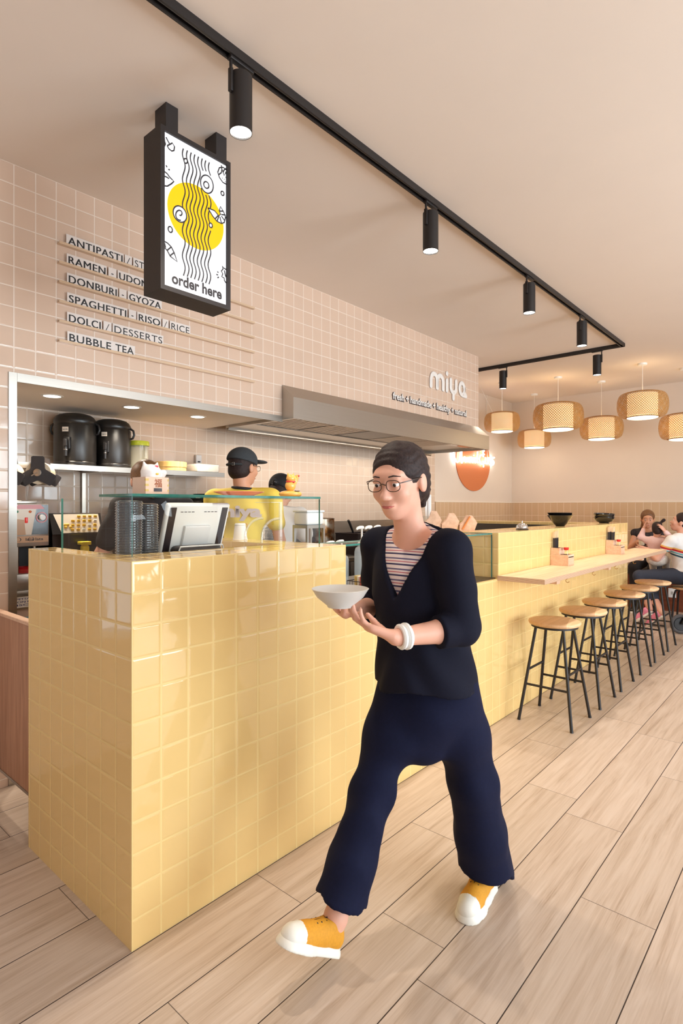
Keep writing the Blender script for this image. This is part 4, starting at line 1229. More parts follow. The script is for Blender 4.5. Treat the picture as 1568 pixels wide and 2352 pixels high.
m = MB(); m.add([fz(0, 0, 0), fz(1, 0, 0), fz(1, 1, 0), fz(0, 1, 0)], [(0, 1, 2, 3)])
obj('panel', m, mat('panel_cream', (214, 190, 160), 0.25), cs_)
m = MB(); m.add([fz(0.55, 0, .0003), fz(1, 0, .0003), fz(1, 1, .0003), fz(0.7, 1, .0003), fz(0.62, 0.5, .0003)], [(0, 1, 2, 3, 4)])
obj('panel_black', m, mat('panel_ink', (28, 20, 20), 0.2), cs_)
m = MB(); m.add([fz(0.12, 0.86, .0004), fz(0.9, 0.86, .0004), fz(0.8, 1, .0004), fz(0.2, 1, .0004)], [(0, 1, 2, 3)])
obj('panel_red', m, mat('panel_redi', (190, 60, 48), 0.25), cs_)
m = MB(); m.add([fz(0.0, 0.0, .0004), fz(0.40, 0.0, .0004), fz(0.36, 0.5, .0004), fz(0, 0.55, .0004)], [(0, 1, 2, 3)])
obj('panel_brown', m, mat('panel_tan', (180, 128, 66), 0.3), cs_)
obj('knob_ring', MB().lathe([(0.030, 0.0), (0.030, 0.003), (0.024, 0.003)], n=32, T=Matrix.Translation((0.105, -0.0015, 0.40)) @ Matrix.Rotation(PI / 2, 4, 'X')), MATS['panel_redi'], cs_)
obj('dial_knob', MB().lathe([(0, 0.0), (0.017, 0.0), (0.015, 0.018), (0, 0.018)], n=28, T=Matrix.Translation((0.105, -0.0015, 0.40)) @ Matrix.Rotation(PI / 2, 4, 'X')), WHITE, cs_)
obj('rocker_switch', MB().rbox(0.018, 0.032, -0.007, -0.001, 0.37, 0.40, 0.002), mat('switch_red', (214, 36, 24), 0.3, emit=0.4), cs_)
for x, col, nm in ((-0.022, (40, 130, 90), 'green'), (0.045, (226, 120, 70), 'orange')):
    obj('indicator', MB().ball((x, -0.003, 0.432), (0.008, 0.004, 0.007), 12), mat('ind_' + nm, col, 0.3), cs_, label=nm + ' indicator lamp')
fs2 = lambda u, v, w: (w0 + 0.004 + u * (w1 - w0 - 0.008), -0.0008 - w, 0.262 + v * 0.035)
m = MB(); m.add([fs2(0, 0, 0), fs2(1, 0, 0), fs2(1, 1, 0), fs2(0, 1, 0)], [(0, 1, 2, 3)])
obj('label_strip', m, mat('strip_tan', (196, 152, 112), 0.4), cs_)
m = MB(); text_on(m, 'lata lata', fs2, 0.40, 0.86, 0.3, 0.45, 0.0004, 0.01)
for c_ in (0.22, 0.56): ribbon(m, circ((c_ - 0.02, 0.5), 0.075, 0.3, 20), 0.02, lambda u, v, w: fs2(u, v, 0.0004), closed=True)
obj('label_text', m, INK, cs_)
SPK = mat('spool_black', (52, 48, 50), 0.45)
ROLL = mat('film_roll', (216, 196, 168), 0.5)


def spider(mb, c, R, rot, ax, th):
    """three-armed flange disc: rounded arms with windows"""
    pts = []
    for k in range(3):
        a = rot + k * 2 * PI / 3
        for da, r in ((-0.95, 0.46), (-0.36, 0.98), (-0.26, 1.0), (0.26, 1.0), (0.36, 0.98), (0.95, 0.46)):
            pts.append((R * r * math.cos(a + da), R * r * math.sin(a + da)))
    A = Matrix.Translation(c) @ ax
    mb.prism(pts, lambda u, v, w: tuple(A @ Vector((u, v, w))), 0, th)


AX = Matrix.Rotation(PI / 2, 4, 'X') @ Matrix.Identity(4)
AX = Matrix.Rotation(-0.55, 4, 'Z') @ AX
for n, (cc, back) in enumerate((((0.125, 0.10, 0.655), 0.16), ((-0.055, 0.08, 0.645), 0.16))):
    for q, d in enumerate((0.0, back)):
        m = MB(); spider(m, Vector(cc) + (AX @ Vector((0, 0, -d))), 0.098, PI / 2 + 0.1 * n, AX, 0.012)
        f = obj('spool_flange', m, SPK, cs_)
        if q == 0:
            obj('wing_nut', MB().cyl(Vector(cc) + AX @ Vector((0, 0, 0.012)), Vector(cc) + AX @ Vector((0, 0, 0.026)), 0.021, n=20).cyl(Vector(cc) + AX @ Vector((-0.03, -0.02, 0.026)), Vector(cc) + AX @ Vector((0.0, 0.0, 0.026)), 0.004), CHROME, f)
    obj('film_core', MB().cyl(Vector(cc) + AX @ Vector((0, 0, -back + 0.013)), Vector(cc) + AX @ Vector((0, 0, -0.001)), 0.066, n=36), ROLL, cs_)
obj('spool_arm', MB().box(0.02, 0.05, 0.24, 0.26, 0.475, 0.70).box(-0.10, 0.16, 0.24, 0.26, 0.64, 0.665).rbox(-0.02, 0.12, 0.10, 0.2, 0.475, 0.495, 0.005), IVORY, cs_)

# syrup dispenser with button panel
sd = thing('syrup_dispenser', 'black syrup dispenser with angled panel of yellow buttons', 'dispenser', (1.345, 3.36, 0.9005))
pr = [(0.0, 0.0), (0.36, 0.0), (0.36, 0.42), (0.06, 0.42), (0.015, 0.30), (0.02, 0.285), (0.0, 0.16)]
m = MB().prism(pr, lambda u, v, w: (w, u, v), 0, 0.30)
obj('housing', m, mat('dispenser_black', (20, 17, 17), 0.3), sd)
N_ = Vector((0, -0.12, 0.045)).normalized()
fp = lambda u, v, w: (0.02 + u * 0.265, 0.0585 - 0.041 * (1 - v) - 0.0015 + N_.y * w, 0.4155 - 0.1095 * (1 - v) + N_.z * w)
m = MB(); m.add([fp(0, 1, 0), fp(0.12, 0, 0), fp(1, 0, 0), fp(1, 1, 0)], [(0, 1, 2, 3)])
obj('button_panel', m, mat('panel_silver', (226, 214, 196), 0.3), sd)
BTN = mat('button_yellow', (236, 190, 40), 0.35)
for r in range(4):
    for q in range(5):
        u, v = 0.42 + q * 0.125, 0.86 - r * 0.235
        if q == 0 and r == 0: continue
        c0 = Vector(fp(u - 0.02 * r, v, 0.002))
        obj('button', MB().rbox(c0.x - 0.010, c0.x + 0.010, c0.y - 0.004, c0.y + 0.004, c0.z - 0.007, c0.z + 0.007, 0.003, 2), BTN if (q + r) % 5 else WHITE, sd)
for q in range(4):
    c0 = Vector(fp(0.22 + 0.055 * (q % 3), 0.42 - 0.13 * (q // 2), 0.002))
    obj('button', MB().ball(tuple(c0), (0.010, 0.004, 0.008), 12), BTN, sd)
obj('spout', MB().rbox(0.135, 0.195, -0.05, 0.005, 0.235, 0.255, 0.004).lathe([(0.024, 0.0), (0.024, 0.03), (0.012, 0.045), (0.012, 0.0)], (0.165, -0.028, 0.195), 20), mat('spout_yellow', (222, 196, 36), 0.35), sd)

# shelf posts, boxes under the worktop at the left
bxs = thing('glove_box', 'pale cardboard glove dispenser box under the cup sealer', 'box', (1.09, 3.325, 0.700))
obj('carton', MB().rbox(-0.04, 0.22, -0.06, 0.02, -0.004, 0.115, 0.002, 1), mat('carton_pink', (200, 176, 162), 0.7), bxs)
m = MB(); disc2(m, (0.075, 0.05), 0.06, 0.022, lambda u, v, w: (u, -0.0605 - w, v)); obj('opening', m, mat('blue_glove', (150, 190, 206), 0.6), bxs)
lc2 = thing('handwritten_note', 'small white handwritten paper note under the cup sealer', 'note', (1.12, 3.255, 0.87))
obj('sheet', MB().box(-0.06, 0.11, -0.0012, 0, -0.045, 0.01), PAP, lc2)
m = MB()
for k, wd in enumerate(('ZUPPETTA', 'UDON E', 'RISO')): text_on(m, wd, lambda u, v, w: (u, -0.0015 - w, v), -0.05 + 0.01 * k, 0.06, -0.004 - 0.016 * k, 0.010, 0.0003, 0.01)
obj('writing', m, mat('blue_ink', (34, 44, 110), 0.6), lc2)
lw_ = thing('low_shelf', 'steel low shelf carrying the glove box by the opening', 'shelf', (1.03, 3.23, 0.675))
obj('shelf_board', MB().box(0, 0.5, 0, 0.118, 0, 0.02), STEEL, lw_)
obj('note_rail', MB().box(0, 0.5, 0.026, 0.03, 0.14, 0.205).box(0, 0.01, 0.026, 0.118, 0.0, 0.205).box(0.49, 0.5, 0.026, 0.118, 0.0, 0.205), STEEL, lw_)
for x in (0.0, 0.48): obj('leg', MB().box(x, x + 0.02, 0.0, 0.02, -0.675, 0.0), STEEL, lw_)

# stove side: stockpot, saucepan
POT = NT('stained_steel')
qp = POT.obj()
fpn = POT.noise(qp, 9, 4, 0.6)
POT.link(POT.ramp(fpn, [(0.42, lin((176, 164, 148))), (0.56, lin((128, 82, 38))), (0.66, lin((80, 50, 28)))]), POT.b.inputs['Base Color'])
POT.b.inputs['Metallic'].default_value = 0.9; POT.b.inputs['Roughness'].default_value = 0.3
pt = thing('stockpot', 'tall stained steel stockpot on the stove behind the glass screen', 'pot', (3.83, 3.62, 0.9005))
obj('body', MB().lathe([(0, 0), (0.125, 0), (0.13, 0.006), (0.13, 0.345), (0.134, 0.35), (0.127, 0.352), (0.127, 0.01), (0, 0.008)], n=44), POT.m, pt)
for sx in (-1, 1): obj('handle', MB().tube([(sx * 0.128, -0.04, 0.27), (sx * 0.165, -0.03, 0.27), (sx * 0.165, 0.03, 0.27), (sx * 0.128, 0.04, 0.27)], 0.006, 8), STEEL, pt)
sp_ = thing('saucepan', 'black square pan with ladle on the kitchen stove', 'pan', (4.32, 3.55, 0.9005))
obj('body', MB().box(-0.20, 0.24, -0.14, -0.13, 0, 0.20).box(-0.20, 0.24, 0.13, 0.14, 0, 0.20).box(-0.20, -0.19, -0.13, 0.13, 0, 0.2).box(0.23, 0.24, -0.13, 0.13, 0, 0.2).box(-0.19, 0.23, -0.13, 0.13, 0, 0.01), mat('pan_black', (36, 24, 26), 0.4), sp_)
obj('rim', MB().tube([(-0.20, -0.14, 0.2), (0.24, -0.14, 0.2), (0.24, 0.14, 0.2), (-0.20, 0.14, 0.2)], 0.006, 8, closed=True), MATS['pan_black'], sp_)
ld = solo('ladle', MB().tube([(-0.02, 0, 0.03), (-0.10, 0, 0.20), (-0.16, 0, 0.30), (-0.175, 0, 0.315)], [0.006, 0.010, 0.013, 0.012], 10).ball((-0.01, 0, 0.035), (0.03, 0.03, 0.022), 14), BLACKP, 'black ladle leaning in the square black pan', 'ladle', (4.32, 3.55, 0.9115))

# ------------------------------------------------------------------ dining end: bench, low stool, stroller
bn = thing('dining_bench', 'reddish brown bench base with black cushion along the far wall', 'bench', (8.35, 0.0, 0))
obj('base', MB().box(0, 0.38, -3.0, 3.4, 0, 0.45), wood_mat('bench_wood', (122, 62, 36), (98, 46, 26), 1, 0.45), bn)
obj('cushion', MB().rbox(-0.03, 0.38, -3.0, 3.4, 0.45, 0.52, 0.02), mat('cushion_black', (38, 30, 28), 0.5), bn)
sk = thing('wall_socket', 'white double socket plate on the brown bench front', 'socket', (8.35, 1.62, 0.24))
obj('plate', MB().rbox(-0.012, -0.0005, -0.045, 0.045, -0.06, 0.06, 0.003), WHITE, sk)
obj('rocker', MB().box(-0.015, -0.012, -0.012, 0.012, -0.02, 0.02), mat('socket_grey', (180, 176, 170), 0.4), sk)
ls = thing('low_stool', 'low stool with pale round seat under the woman in the white top', 'stool', (7.40, 1.275, 0))
obj('seat', MB().lathe([(0, 0.45), (0.168, 0.45), (0.175, 0.444), (0.172, 0.43), (0, 0.427)], n=40), OAK, ls)
for k in range(4):
    a = PI / 4 + k * PI / 2
    c_, s_ = math.cos(a), math.sin(a)
    obj('leg', MB().tube([(0.10 * c_, 0.10 * s_, 0.427), (0.15 * c_, 0.15 * s_, 0.41), (0.17 * c_, 0.17 * s_, 0.36), (0.20 * c_, 0.20 * s_, 0.0)], 0.011, 10), BLACKM, ls)
sr = thing('stroller', 'black baby stroller with grey wheel at the right picture edge', 'stroller', (6.88, 1.235, 0), math.radians(-60))
for k, (x, y) in enumerate(((0, 0.07), (0, -0.42), (0.62, 0.07), (0.62, -0.42))):
    w = obj('wheel', MB().tube([(x + 0.085 * math.cos(2 * PI * q / 28), y, 0.105 + 0.085 * math.sin(2 * PI * q / 28)) for q in range(28)], 0.020, 10, closed=True), mat('tyre_grey', (84, 80, 80), 0.7), sr)
    obj('hub', MB().cyl((x, y - 0.016, 0.105), (x, y + 0.016, 0.105), 0.066, n=24), BLACKP, w)
m = MB()
for y in (0.03, -0.38):
    m.tube([(0, y, 0.105), (0.1, y, 0.32), (0.45, y, 0.62), (0.85, y, 1.0)], 0.013, 8).tube([(0.62, y, 0.105), (0.40, y, 0.40), (0.10, y, 0.58)], 0.013, 8)
m.tube([(0.85, 0.03, 1.0), (0.90, 0.0, 1.03), (0.90, -0.35, 1.03), (0.85, -0.38, 1.0)], 0.015, 8)
obj('frame', m, BLACKM, sr)
obj('fabric_seat', MB().rbox(0.10, 0.48, -0.34, -0.01, 0.36, 0.46, 0.03).rbox(0.42, 0.56, -0.34, -0.01, 0.44, 0.88, 0.04), mat('stroller_fabric', (28, 26, 28), 0.8), sr)

# ------------------------------------------------------------------ people: smooth implicit bodies turned into meshes
def V3(*a): return np.array(a, dtype=float)


def nrm(v):
    v = np.array(v, dtype=float)
    return v / np.linalg.norm(v)


class SDF:
    def __init__(s, k=0.02):
        s.p = []; s.k = k; s.lo = []; s.hi = []

    def cone(s, a, b, ra, rb, k=None, sub=False):
        a = V3(*a); b = V3(*b); r = max(ra, rb)
        s.p.append(('c', a, b, ra, rb, s.k if k is None else k, sub, np.minimum(a, b) - r, np.maximum(a, b) + r)); return s

    def chain(s, pts, rs, k=None):
        for i in range(len(pts) - 1): s.cone(pts[i], pts[i + 1], rs[i], rs[i + 1], k)
        return s

    def ell(s, c, r, R=None, k=None, sub=False):
        c = V3(*c); r = V3(*((r,) * 3 if np.isscalar(r) else r)); m = r.max()
        s.p.append(('e', c, r, None if R is None else np.array(R), None, s.k if k is None else k, sub, c - m, c + m)); return s

    def op(s, fn):
        s.p.append(('f', fn)); return s

    def mesh(s, name, h, mats, mi_fn=None):
        adds = [q for q in s.p if q[0] != 'f' and not q[6]]
        lo = np.min([q[7] for q in adds], axis=0) - 3 * h - 0.02
        hi = np.max([q[8] for q in adds], axis=0) + 3 * h + 0.02
        n = np.ceil((hi - lo) / h).astype(int) + 1
        ax = [lo[i] + h * np.arange(n[i]) for i in range(3)]
        f = np.full(tuple(n), 0.2, dtype=np.float32)
        for q in s.p:
            if q[0] == 'f':
                X = np.meshgrid(*ax, indexing='ij', sparse=True)
                f = np.asarray(q[1](X[0], X[1], X[2], f), dtype=np.float32); continue
            k = q[5]; mg = max(k, 0.0) + 3 * h
            i0 = np.maximum(np.floor((q[7] - mg - lo) / h).astype(int), 0)
            i1 = np.minimum(np.ceil((q[8] + mg - lo) / h).astype(int) + 1, n)
            if np.any(i1 <= i0): continue
            sl = tuple(slice(i0[i], i1[i]) for i in range(3))
            x = ax[0][sl[0]][:, None, None]; y = ax[1][sl[1]][None, :, None]; z = ax[2][sl[2]][None, None, :]
            if q[0] == 'c':
                a, b, ra, rb = q[1:5]; d = b - a; L = max(d @ d, 1e-12)
                t = np.clip(((x - a[0]) * d[0] + (y - a[1]) * d[1] + (z - a[2]) * d[2]) / L, 0, 1)
                ds = np.sqrt((x - a[0] - t * d[0]) ** 2 + (y - a[1] - t * d[1]) ** 2 + (z - a[2] - t * d[2]) ** 2) - (ra + (rb - ra) * t)
            else:
                c, r, R = q[1:4]
                px, py, pz = x - c[0], y - c[1], z - c[2]
                if R is not None:
                    px, py, pz = (px * R[0, j] + py * R[1, j] + pz * R[2, j] for j in range(3))
                k0 = np.sqrt((px / r[0]) ** 2 + (py / r[1]) ** 2 + (pz / r[2]) ** 2)
                k1 = np.sqrt((px / r[0] ** 2) ** 2 + (py / r[1] ** 2) ** 2 + (pz / r[2] ** 2) ** 2)
                ds = np.where(k1 > 1e-6, k0 * (k0 - 1) / np.maximum(k1, 1e-6), -r.min())
            g = f[sl]
            if q[6]:
                ds = -ds
                if k > 0:
                    w = np.clip(0.5 - 0.5 * (g - ds) / k, 0, 1); f[sl] = g * (1 - w) + ds * w + k * w * (1 - w)
                else: f[sl] = np.maximum(g, ds)
            else:
                if k > 0:
                    w = np.clip(0.5 + 0.5 * (ds - g) / k, 0, 1); f[sl] = ds * (1 - w) + g * w - k * w * (1 - w)
                else: f[sl] = np.minimum(g, ds)
        return nets(name, f, lo, h, mats)


def nets(name, f, lo, h, mats):
    """naive surface nets"""
    ins = f < 0
    nx, ny, nz = f.shape
    c8 = [(i, j, k) for i in (0, 1) for j in (0, 1) for k in (0, 1)]
    cnt = np.zeros((nx - 1, ny - 1, nz - 1), dtype=np.int8)
    for i, j, k in c8: cnt += ins[i:nx - 1 + i, j:ny - 1 + j, k:nz - 1 + k]
    cells = np.argwhere((cnt > 0) & (cnt < 8))
    idx = np.full(cnt.shape, -1, dtype=np.int64); idx[tuple(cells.T)] = np.arange(len(cells))
    acc = np.zeros((len(cells), 3)); num = np.zeros(len(cells))
    for a in c8:
        for axis in range(3):
            if a[axis]: continue
            b = list(a); b[axis] = 1
            fa = f[cells[:, 0] + a[0], cells[:, 1] + a[1], cells[:, 2] + a[2]].astype(float)
            fb = f[cells[:, 0] + b[0], cells[:, 1] + b[1], cells[:, 2] + b[2]].astype(float)
            m = (fa < 0) != (fb < 0)
            t = fa[m] / (fa[m] - fb[m])
            p = np.repeat(np.array(a, dtype=float)[None], m.sum(), 0); p[:, axis] = t
            acc[m] += p; num[m] += 1
    v = lo + h * (cells + acc / num[:, None])
    faces = []
    for axis in range(3):
        o = [0, 1, 2]; o.remove(axis); u, w = o
        sl0 = [slice(None)] * 3; sl1 = [slice(None)] * 3
        sl0[axis] = slice(0, -1); sl1[axis] = slice(1, None)
        s0 = ins[tuple(sl0)]; s1 = ins[tuple(sl1)]
        for flip in (0, 1):
            e = np.argwhere((s0 & ~s1) if flip == 0 else (~s0 & s1))
            if not len(e): continue
            ok = (e[:, u] > 0) & (e[:, w] > 0) & (e[:, u] < f.shape[u] - 1) & (e[:, w] < f.shape[w] - 1); e = e[ok]
            q = []
            for du, dw in ((1, 1), (0, 1), (0, 0), (1, 0)):
                c = e.copy(); c[:, u] -= du; c[:, w] -= dw
                q.append(idx[tuple(c.T)])
            q = np.stack(q, 1)
            if (axis == 1) != (flip == 1): q = q[:, ::-1]
            faces.append(q)
    faces = np.concatenate(faces)
    ea = np.concatenate([faces[:, [0, 1]], faces[:, [1, 2]], faces[:, [2, 3]], faces[:, [3, 0]]])
    i_, j_ = np.concatenate([ea[:, 0], ea[:, 1]]), np.concatenate([ea[:, 1], ea[:, 0]])
    deg = np.maximum(np.bincount(i_, minlength=len(v)), 1)[:, None]
    for lam in (0.55, -0.57) * 4:                     # gentle volume-keeping smoothing
        s_ = np.stack([np.bincount(i_, weights=v[j_, k], minlength=len(v)) for k in range(3)], 1) / deg
        v = v + lam * (s_ - v)
    me = bpy.data.meshes.new(name)
    me.from_pydata(v.tolist(), [], faces.tolist())
    for m in (mats if isinstance(mats, (list, tuple)) else [mats]): me.materials.append(m)
    me.polygons.foreach_set('use_smooth', [True] * len(me.polygons))
    me.update()
    return me


def put(name, me, root, label=None, loc=None):
    """parent a world-space mesh to a thing"""
    o = bpy.data.objects.new(name, me); C.objects.link(o)
    L = np.array(root.location)
    co = np.empty(len(me.vertices) * 3); me.vertices.foreach_get('co', co)
    me.vertices.foreach_set('co', (co.reshape(-1, 3) - L).ravel()); me.update()
    o.parent = root
    if label: o['label'] = label
    return o


def putb(name, mb, mats, root, label=None):
    L = root.location
    mb.v = [(a - L.x, b - L.y, c - L.z) for a, b, c in mb.v]
    return obj(name, mb, mats, root, label=label)


def frame(f, up=(0, 0, 1)):
    f = nrm(f); r = nrm(np.cross(f, V3(*up))); u = np.cross(r, f)
    return np.stack([r, f, u], 1)        # columns right, forward, up


SKIN = mat('skin', (226, 170, 146), 0.5, sss=0.15, var=0.03, scale=25)
SKIN2 = mat('skin_tan', (214, 156, 124), 0.5, sss=0.15, var=0.03, scale=25)
HAIRD = mat('hair_dark', (46, 32, 30), 0.6, var=0.45, scale=140, spec=0.3, bump=0.002)
HAIRB = mat('hair_brown', (116, 78, 46), 0.5, var=0.4, scale=90)
EYEW = mat('eye_white', (238, 232, 226), 0.2)
EYED = mat('eye_dark', (40, 26, 20), 0.15)
LIPS = mat('lips', (190, 100, 92), 0.45)
FRAMEM = mat('spectacle_frame', (62, 42, 28), 0.25)


def head_skin(S_, c, R, q=1.0):
    P = lambda x, y, z: V3(*c) + q * (R @ V3(x, y, z))
    e = lambda x, y, z, r, k=0.02, sub=False: S_.ell(P(x, y, z), tuple(q * v for v in r), R, k, sub)
    e(0, -0.014, 0.030, (0.073, 0.091, 0.082))
    e(0, 0.018, -0.030, (0.058, 0.070, 0.076), 0.03)
    e(0, 0.052, -0.084, (0.025, 0.026, 0.024), 0.028)
    e(0, 0.068, 0.030, (0.048, 0.020, 0.012), 0.02)
    for s_ in (-1, 1):
        e(s_ * 0.036, 0.058, -0.026, (0.022, 0.022, 0.022), 0.02)
        e(s_ * 0.030, 0.098, 0.006, (0.016, 0.016, 0.010), 0.012, True)
        e(s_ * 0.076, -0.008, -0.008, (0.010, 0.020, 0.031), 0.008)
        e(s_ * 0.030, 0.0768, 0.0132, (0.0165, 0.0138, 0.0085), 0.004)
        e(s_ * 0.030, 0.0760, -0.0055, (0.0150, 0.0125, 0.0060), 0.004)
        S_.cone(P(s_ * 0.010, 0.094, -0.034), P(s_ * 0.006, 0.096, -0.030), 0.008 * q, 0.008 * q, 0.008)
    S_.cone(P(0, 0.082, 0.008), P(0, 0.103, -0.030), 0.006 * q, 0.0095 * q, 0.010)
    e(0, 0.084, -0.058, (0.022, 0.010, 0.006), 0.008)
    e(0, 0.082, -0.067, (0.018, 0.010, 0.006), 0.008)


def face_parts(root, c, R, q=1.0, brow=None, lips=True):
    P = lambda x, y, z: V3(*c) + q * (R @ V3(x, y, z))
    M4 = Matrix([list(R[i]) for i in range(3)])
    for s_ in (-1, 1):
        e = putb('eye', MB().ball(tuple(P(s_ * 0.030, 0.0770, 0.0045)), 0.0108 * q, 16), EYEW, root)
        putb('iris', MB().ball(tuple(P(s_ * 0.030, 0.0832, 0.0030)), 0.0062 * q, 12), EYED, root).parent = root
        putb('eyebrow', MB().tube([tuple(P(s_ * x, y, z)) for x, y, z in ((0.015, 0.0885, 0.0275), (0.031, 0.0870, 0.0305), (0.047, 0.073, 0.0260))], [0.0018 * q, 0.0022 * q, 0.0012 * q], 6), brow or HAIRD, root)
    if lips:
        putb('mouth', MB().tube([tuple(P(x, y, z)) for x, y, z in ((-0.021, 0.0835, -0.0600), (-0.008, 0.0940, -0.0618), (0, 0.0945, -0.0625), (0.008, 0.0940, -0.0618), (0.021, 0.0835, -0.0600))], [0.0015 * q, 0.0042 * q, 0.0042 * q, 0.0042 * q, 0.0015 * q], 8), LIPS, root)


def glasses(root, c, R, q=1.0):
    P = lambda x, y, z: tuple(V3(*c) + q * (R @ V3(x, y, z)))
    m = MB()
    for s_ in (-1, 1):
        m.tube([P(s_ * 0.031 + 0.0225 * math.copysign(abs(math.cos(a)) ** 0.7, math.cos(a)), 0.100 - 0.005 * abs(math.cos(a)), 0.003 + 0.0165 * math.copysign(abs(math.sin(a)) ** 0.75, math.sin(a))) for a in [2 * PI * k / 24 for k in range(24)]], 0.0013 * q, 6, closed=True)
        m.tube([P(s_ * 0.053, 0.097, 0.010), P(s_ * 0.072, 0.07, 0.012), P(s_ * 0.080, 0.0, 0.010), P(s_ * 0.080, -0.012, 0.0)], 0.0016 * q, 6)
    m.tube([P(-0.010, 0.101, 0.006), P(0, 0.103, 0.010), P(0.010, 0.101, 0.006)], 0.0016 * q, 6)
    return putb('glasses', m, FRAMEM, root)


def hand(S_, w, d, n, side, curl=0.5, q=1.0, k=0.006):
    """palm + five fingers; d along the hand, n out of the palm, side=+1: thumb towards n x d"""
    w = V3(*w); d = nrm(d); n = nrm(V3(*n) - d * (V3(*n) @ d)); t = np.cross(n, d) * side
    kn = {}
    offs = [0.027, 0.009, -0.010, -0.027]
    for i, o in enumerate(offs):
        a = w + q * (d * 0.012 + t * o * 0.55); b = w + q * (d * (0.086 - 0.004 * abs(i - 1) - (0.006 if i == 3 else 0)) + t * o)
        S_.cone(a, b, 0.0135 * q, 0.0115 * q, 0.012); kn[i] = b
    seg = [(0.040, 0.024, 0.019), (0.044, 0.027, 0.020), (0.041, 0.025, 0.019), (0.032, 0.019, 0.017)]
    for i in range(4):
        p = kn[i]; a = 0.0
        dd = nrm(d + t * (0.10 - 0.07 * i))
        for j, (L, ca) in enumerate(zip(seg[i], (0.6, 1.0, 0.7))):
            a += curl * ca * (1 + 0.08 * i)
            dv = dd * math.cos(a) + n * math.sin(a)
            e = p + q * L * dv
            S_.cone(p, e, (0.0088 - 0.0008 * j - 0.0008 * (i == 3)) * q, (0.0080 - 0.0010 * j - 0.0008 * (i == 3)) * q, 0.004); p = e
    p = w + q * (d * 0.020 + t * 0.020)
    for L, (cd, ct, cn), r0, r1 in ((0.045, (0.62, 0.72, 0.25), 0.0135, 0.0105), (0.032, (0.82, 0.38, 0.42), 0.0105, 0.0088), (0.027, (0.86, 0.10, 0.5), 0.0088, 0.007)):
        e = p + q * L * nrm(d * cd + t * ct + n * cn); S_.cone(p, e, r0 * q, r1 * q, k); p = e


def shoe(root, heel, d, up, q, upper, sole, toe, Lq=1.0, eyelets=True, side=1):
    """sneaker in its own frame (x towards the toe), heel = point under the heel"""
    d = nrm(d); up = nrm(V3(*up) - d * (V3(*up) @ d)); y = np.cross(up, d)
    M = np.stack([d, y, up], 1)
    heel = V3(*heel)

    def xf(me):
        co = np.empty(len(me.vertices) * 3); me.vertices.foreach_get('co', co); co = co.reshape(-1, 3)
        me.vertices.foreach_set('co', (heel + (co * q) @ M.T).ravel()); me.update(); return me

    def outline(S_, ex):
        for a, b, ra, rb in (((0.035, 0.0), (0.10, 0.003 * side), 0.034, 0.034), ((0.10, 0.003 * side), (0.17, 0.004 * side), 0.034, 0.043), ((0.17, 0.004 * side), (0.205, 0.006 * side), 0.043, 0.040)):
            S_.cone((*a, 0.0), (*b, 0.0), ra + ex, rb + ex, 0.012)
    U_ = SDF(0.012)
    U_.cone((0.035, 0, 0.040), (0.10, 0, 0.044), 0.032, 0.034).cone((0.10, 0, 0.042), (0.17, 0.003 * side, 0.030), 0.034, 0.038).cone((0.17, 0.003 * side, 0.030), (0.208, 0.005 * side, 0.026), 0.038, 0.034)
    U_.cone((0.045, 0, 0.05), (0.055, 0, 0.085), 0.032, 0.034, 0.02).cone((0.08, 0, 0.066), (0.15, 0, 0.052), 0.026, 0.020, 0.02)
    U_.cone((0.052, 0, 0.085), (0.062, 0, 0.15), 0.028, 0.030, 0.004, True)
    U_.op(lambda X, Y, Z, f: np.maximum(f, 0.012 - Z)).op(lambda X, Y, Z, f: np.maximum(f, Z - 0.088 + 0 * X))
    put('shoe_upper', xf(U_.mesh('shoe_upper', 0.004, upper)), root)
    O = SDF(0.012); outline(O, 0.004)
    O.op(lambda X, Y, Z, f: np.maximum(np.maximum(f, Z - 0.026 - 0.006 * (X > 0.16)), -Z))
    put('shoe_sole', xf(O.mesh('shoe_sole', 0.004, sole)), root)
    if toe is not None:
        T_ = SDF(0.012)
        T_.cone((0.10, 0, 0.042), (0.17, 0.003 * side, 0.031), 0.0355, 0.0395).cone((0.17, 0.003 * side, 0.031), (0.208, 0.005 * side, 0.027), 0.0395, 0.0355)
        T_.op(lambda X, Y, Z, f: np.maximum(np.maximum(f, 0.014 - Z), 0.192 - X - 0.5 * np.abs(Y) * 0.3))
        put('toe_cap', xf(T_.mesh('toe_cap', 0.004, toe)), root)
    if eyelets:
        m = MB()
        for x in (0.105, 0.125, 0.142):
            for s_ in (-1, 1):
                p = heel + M @ (q * V3(x, s_ * 0.013, 0.0935 - (x - 0.08) * 0.27 - 0.0035))
                m.ball(tuple(p), 0.0032 * q, 8)
        m.tube([tuple(heel + M @ (q * V3(x, 0, 0.0925 - (x - 0.08) * 0.245))) for x in (0.09, 0.115, 0.145)], 0.0016, 6)
        putb('eyelets', m, BLACKP, root)


def cut_above(z): return lambda X, Y, Z, f: np.maximum(f, Z - z + 0 * X)
def cut_below(z): return lambda X, Y, Z, f: np.maximum(f, z - Z + 0 * X)


def half(c, n):
    """keep the side where (p-c).n < 0"""
    n = nrm(n); c = V3(*c)
    return lambda X, Y, Z, f: np.maximum(f, (X - c[0]) * n[0] + (Y - c[1]) * n[1] + (Z - c[2]) * n[2])


def lerp(a, b, t): return V3(*a) * (1 - t) + V3(*b) * t


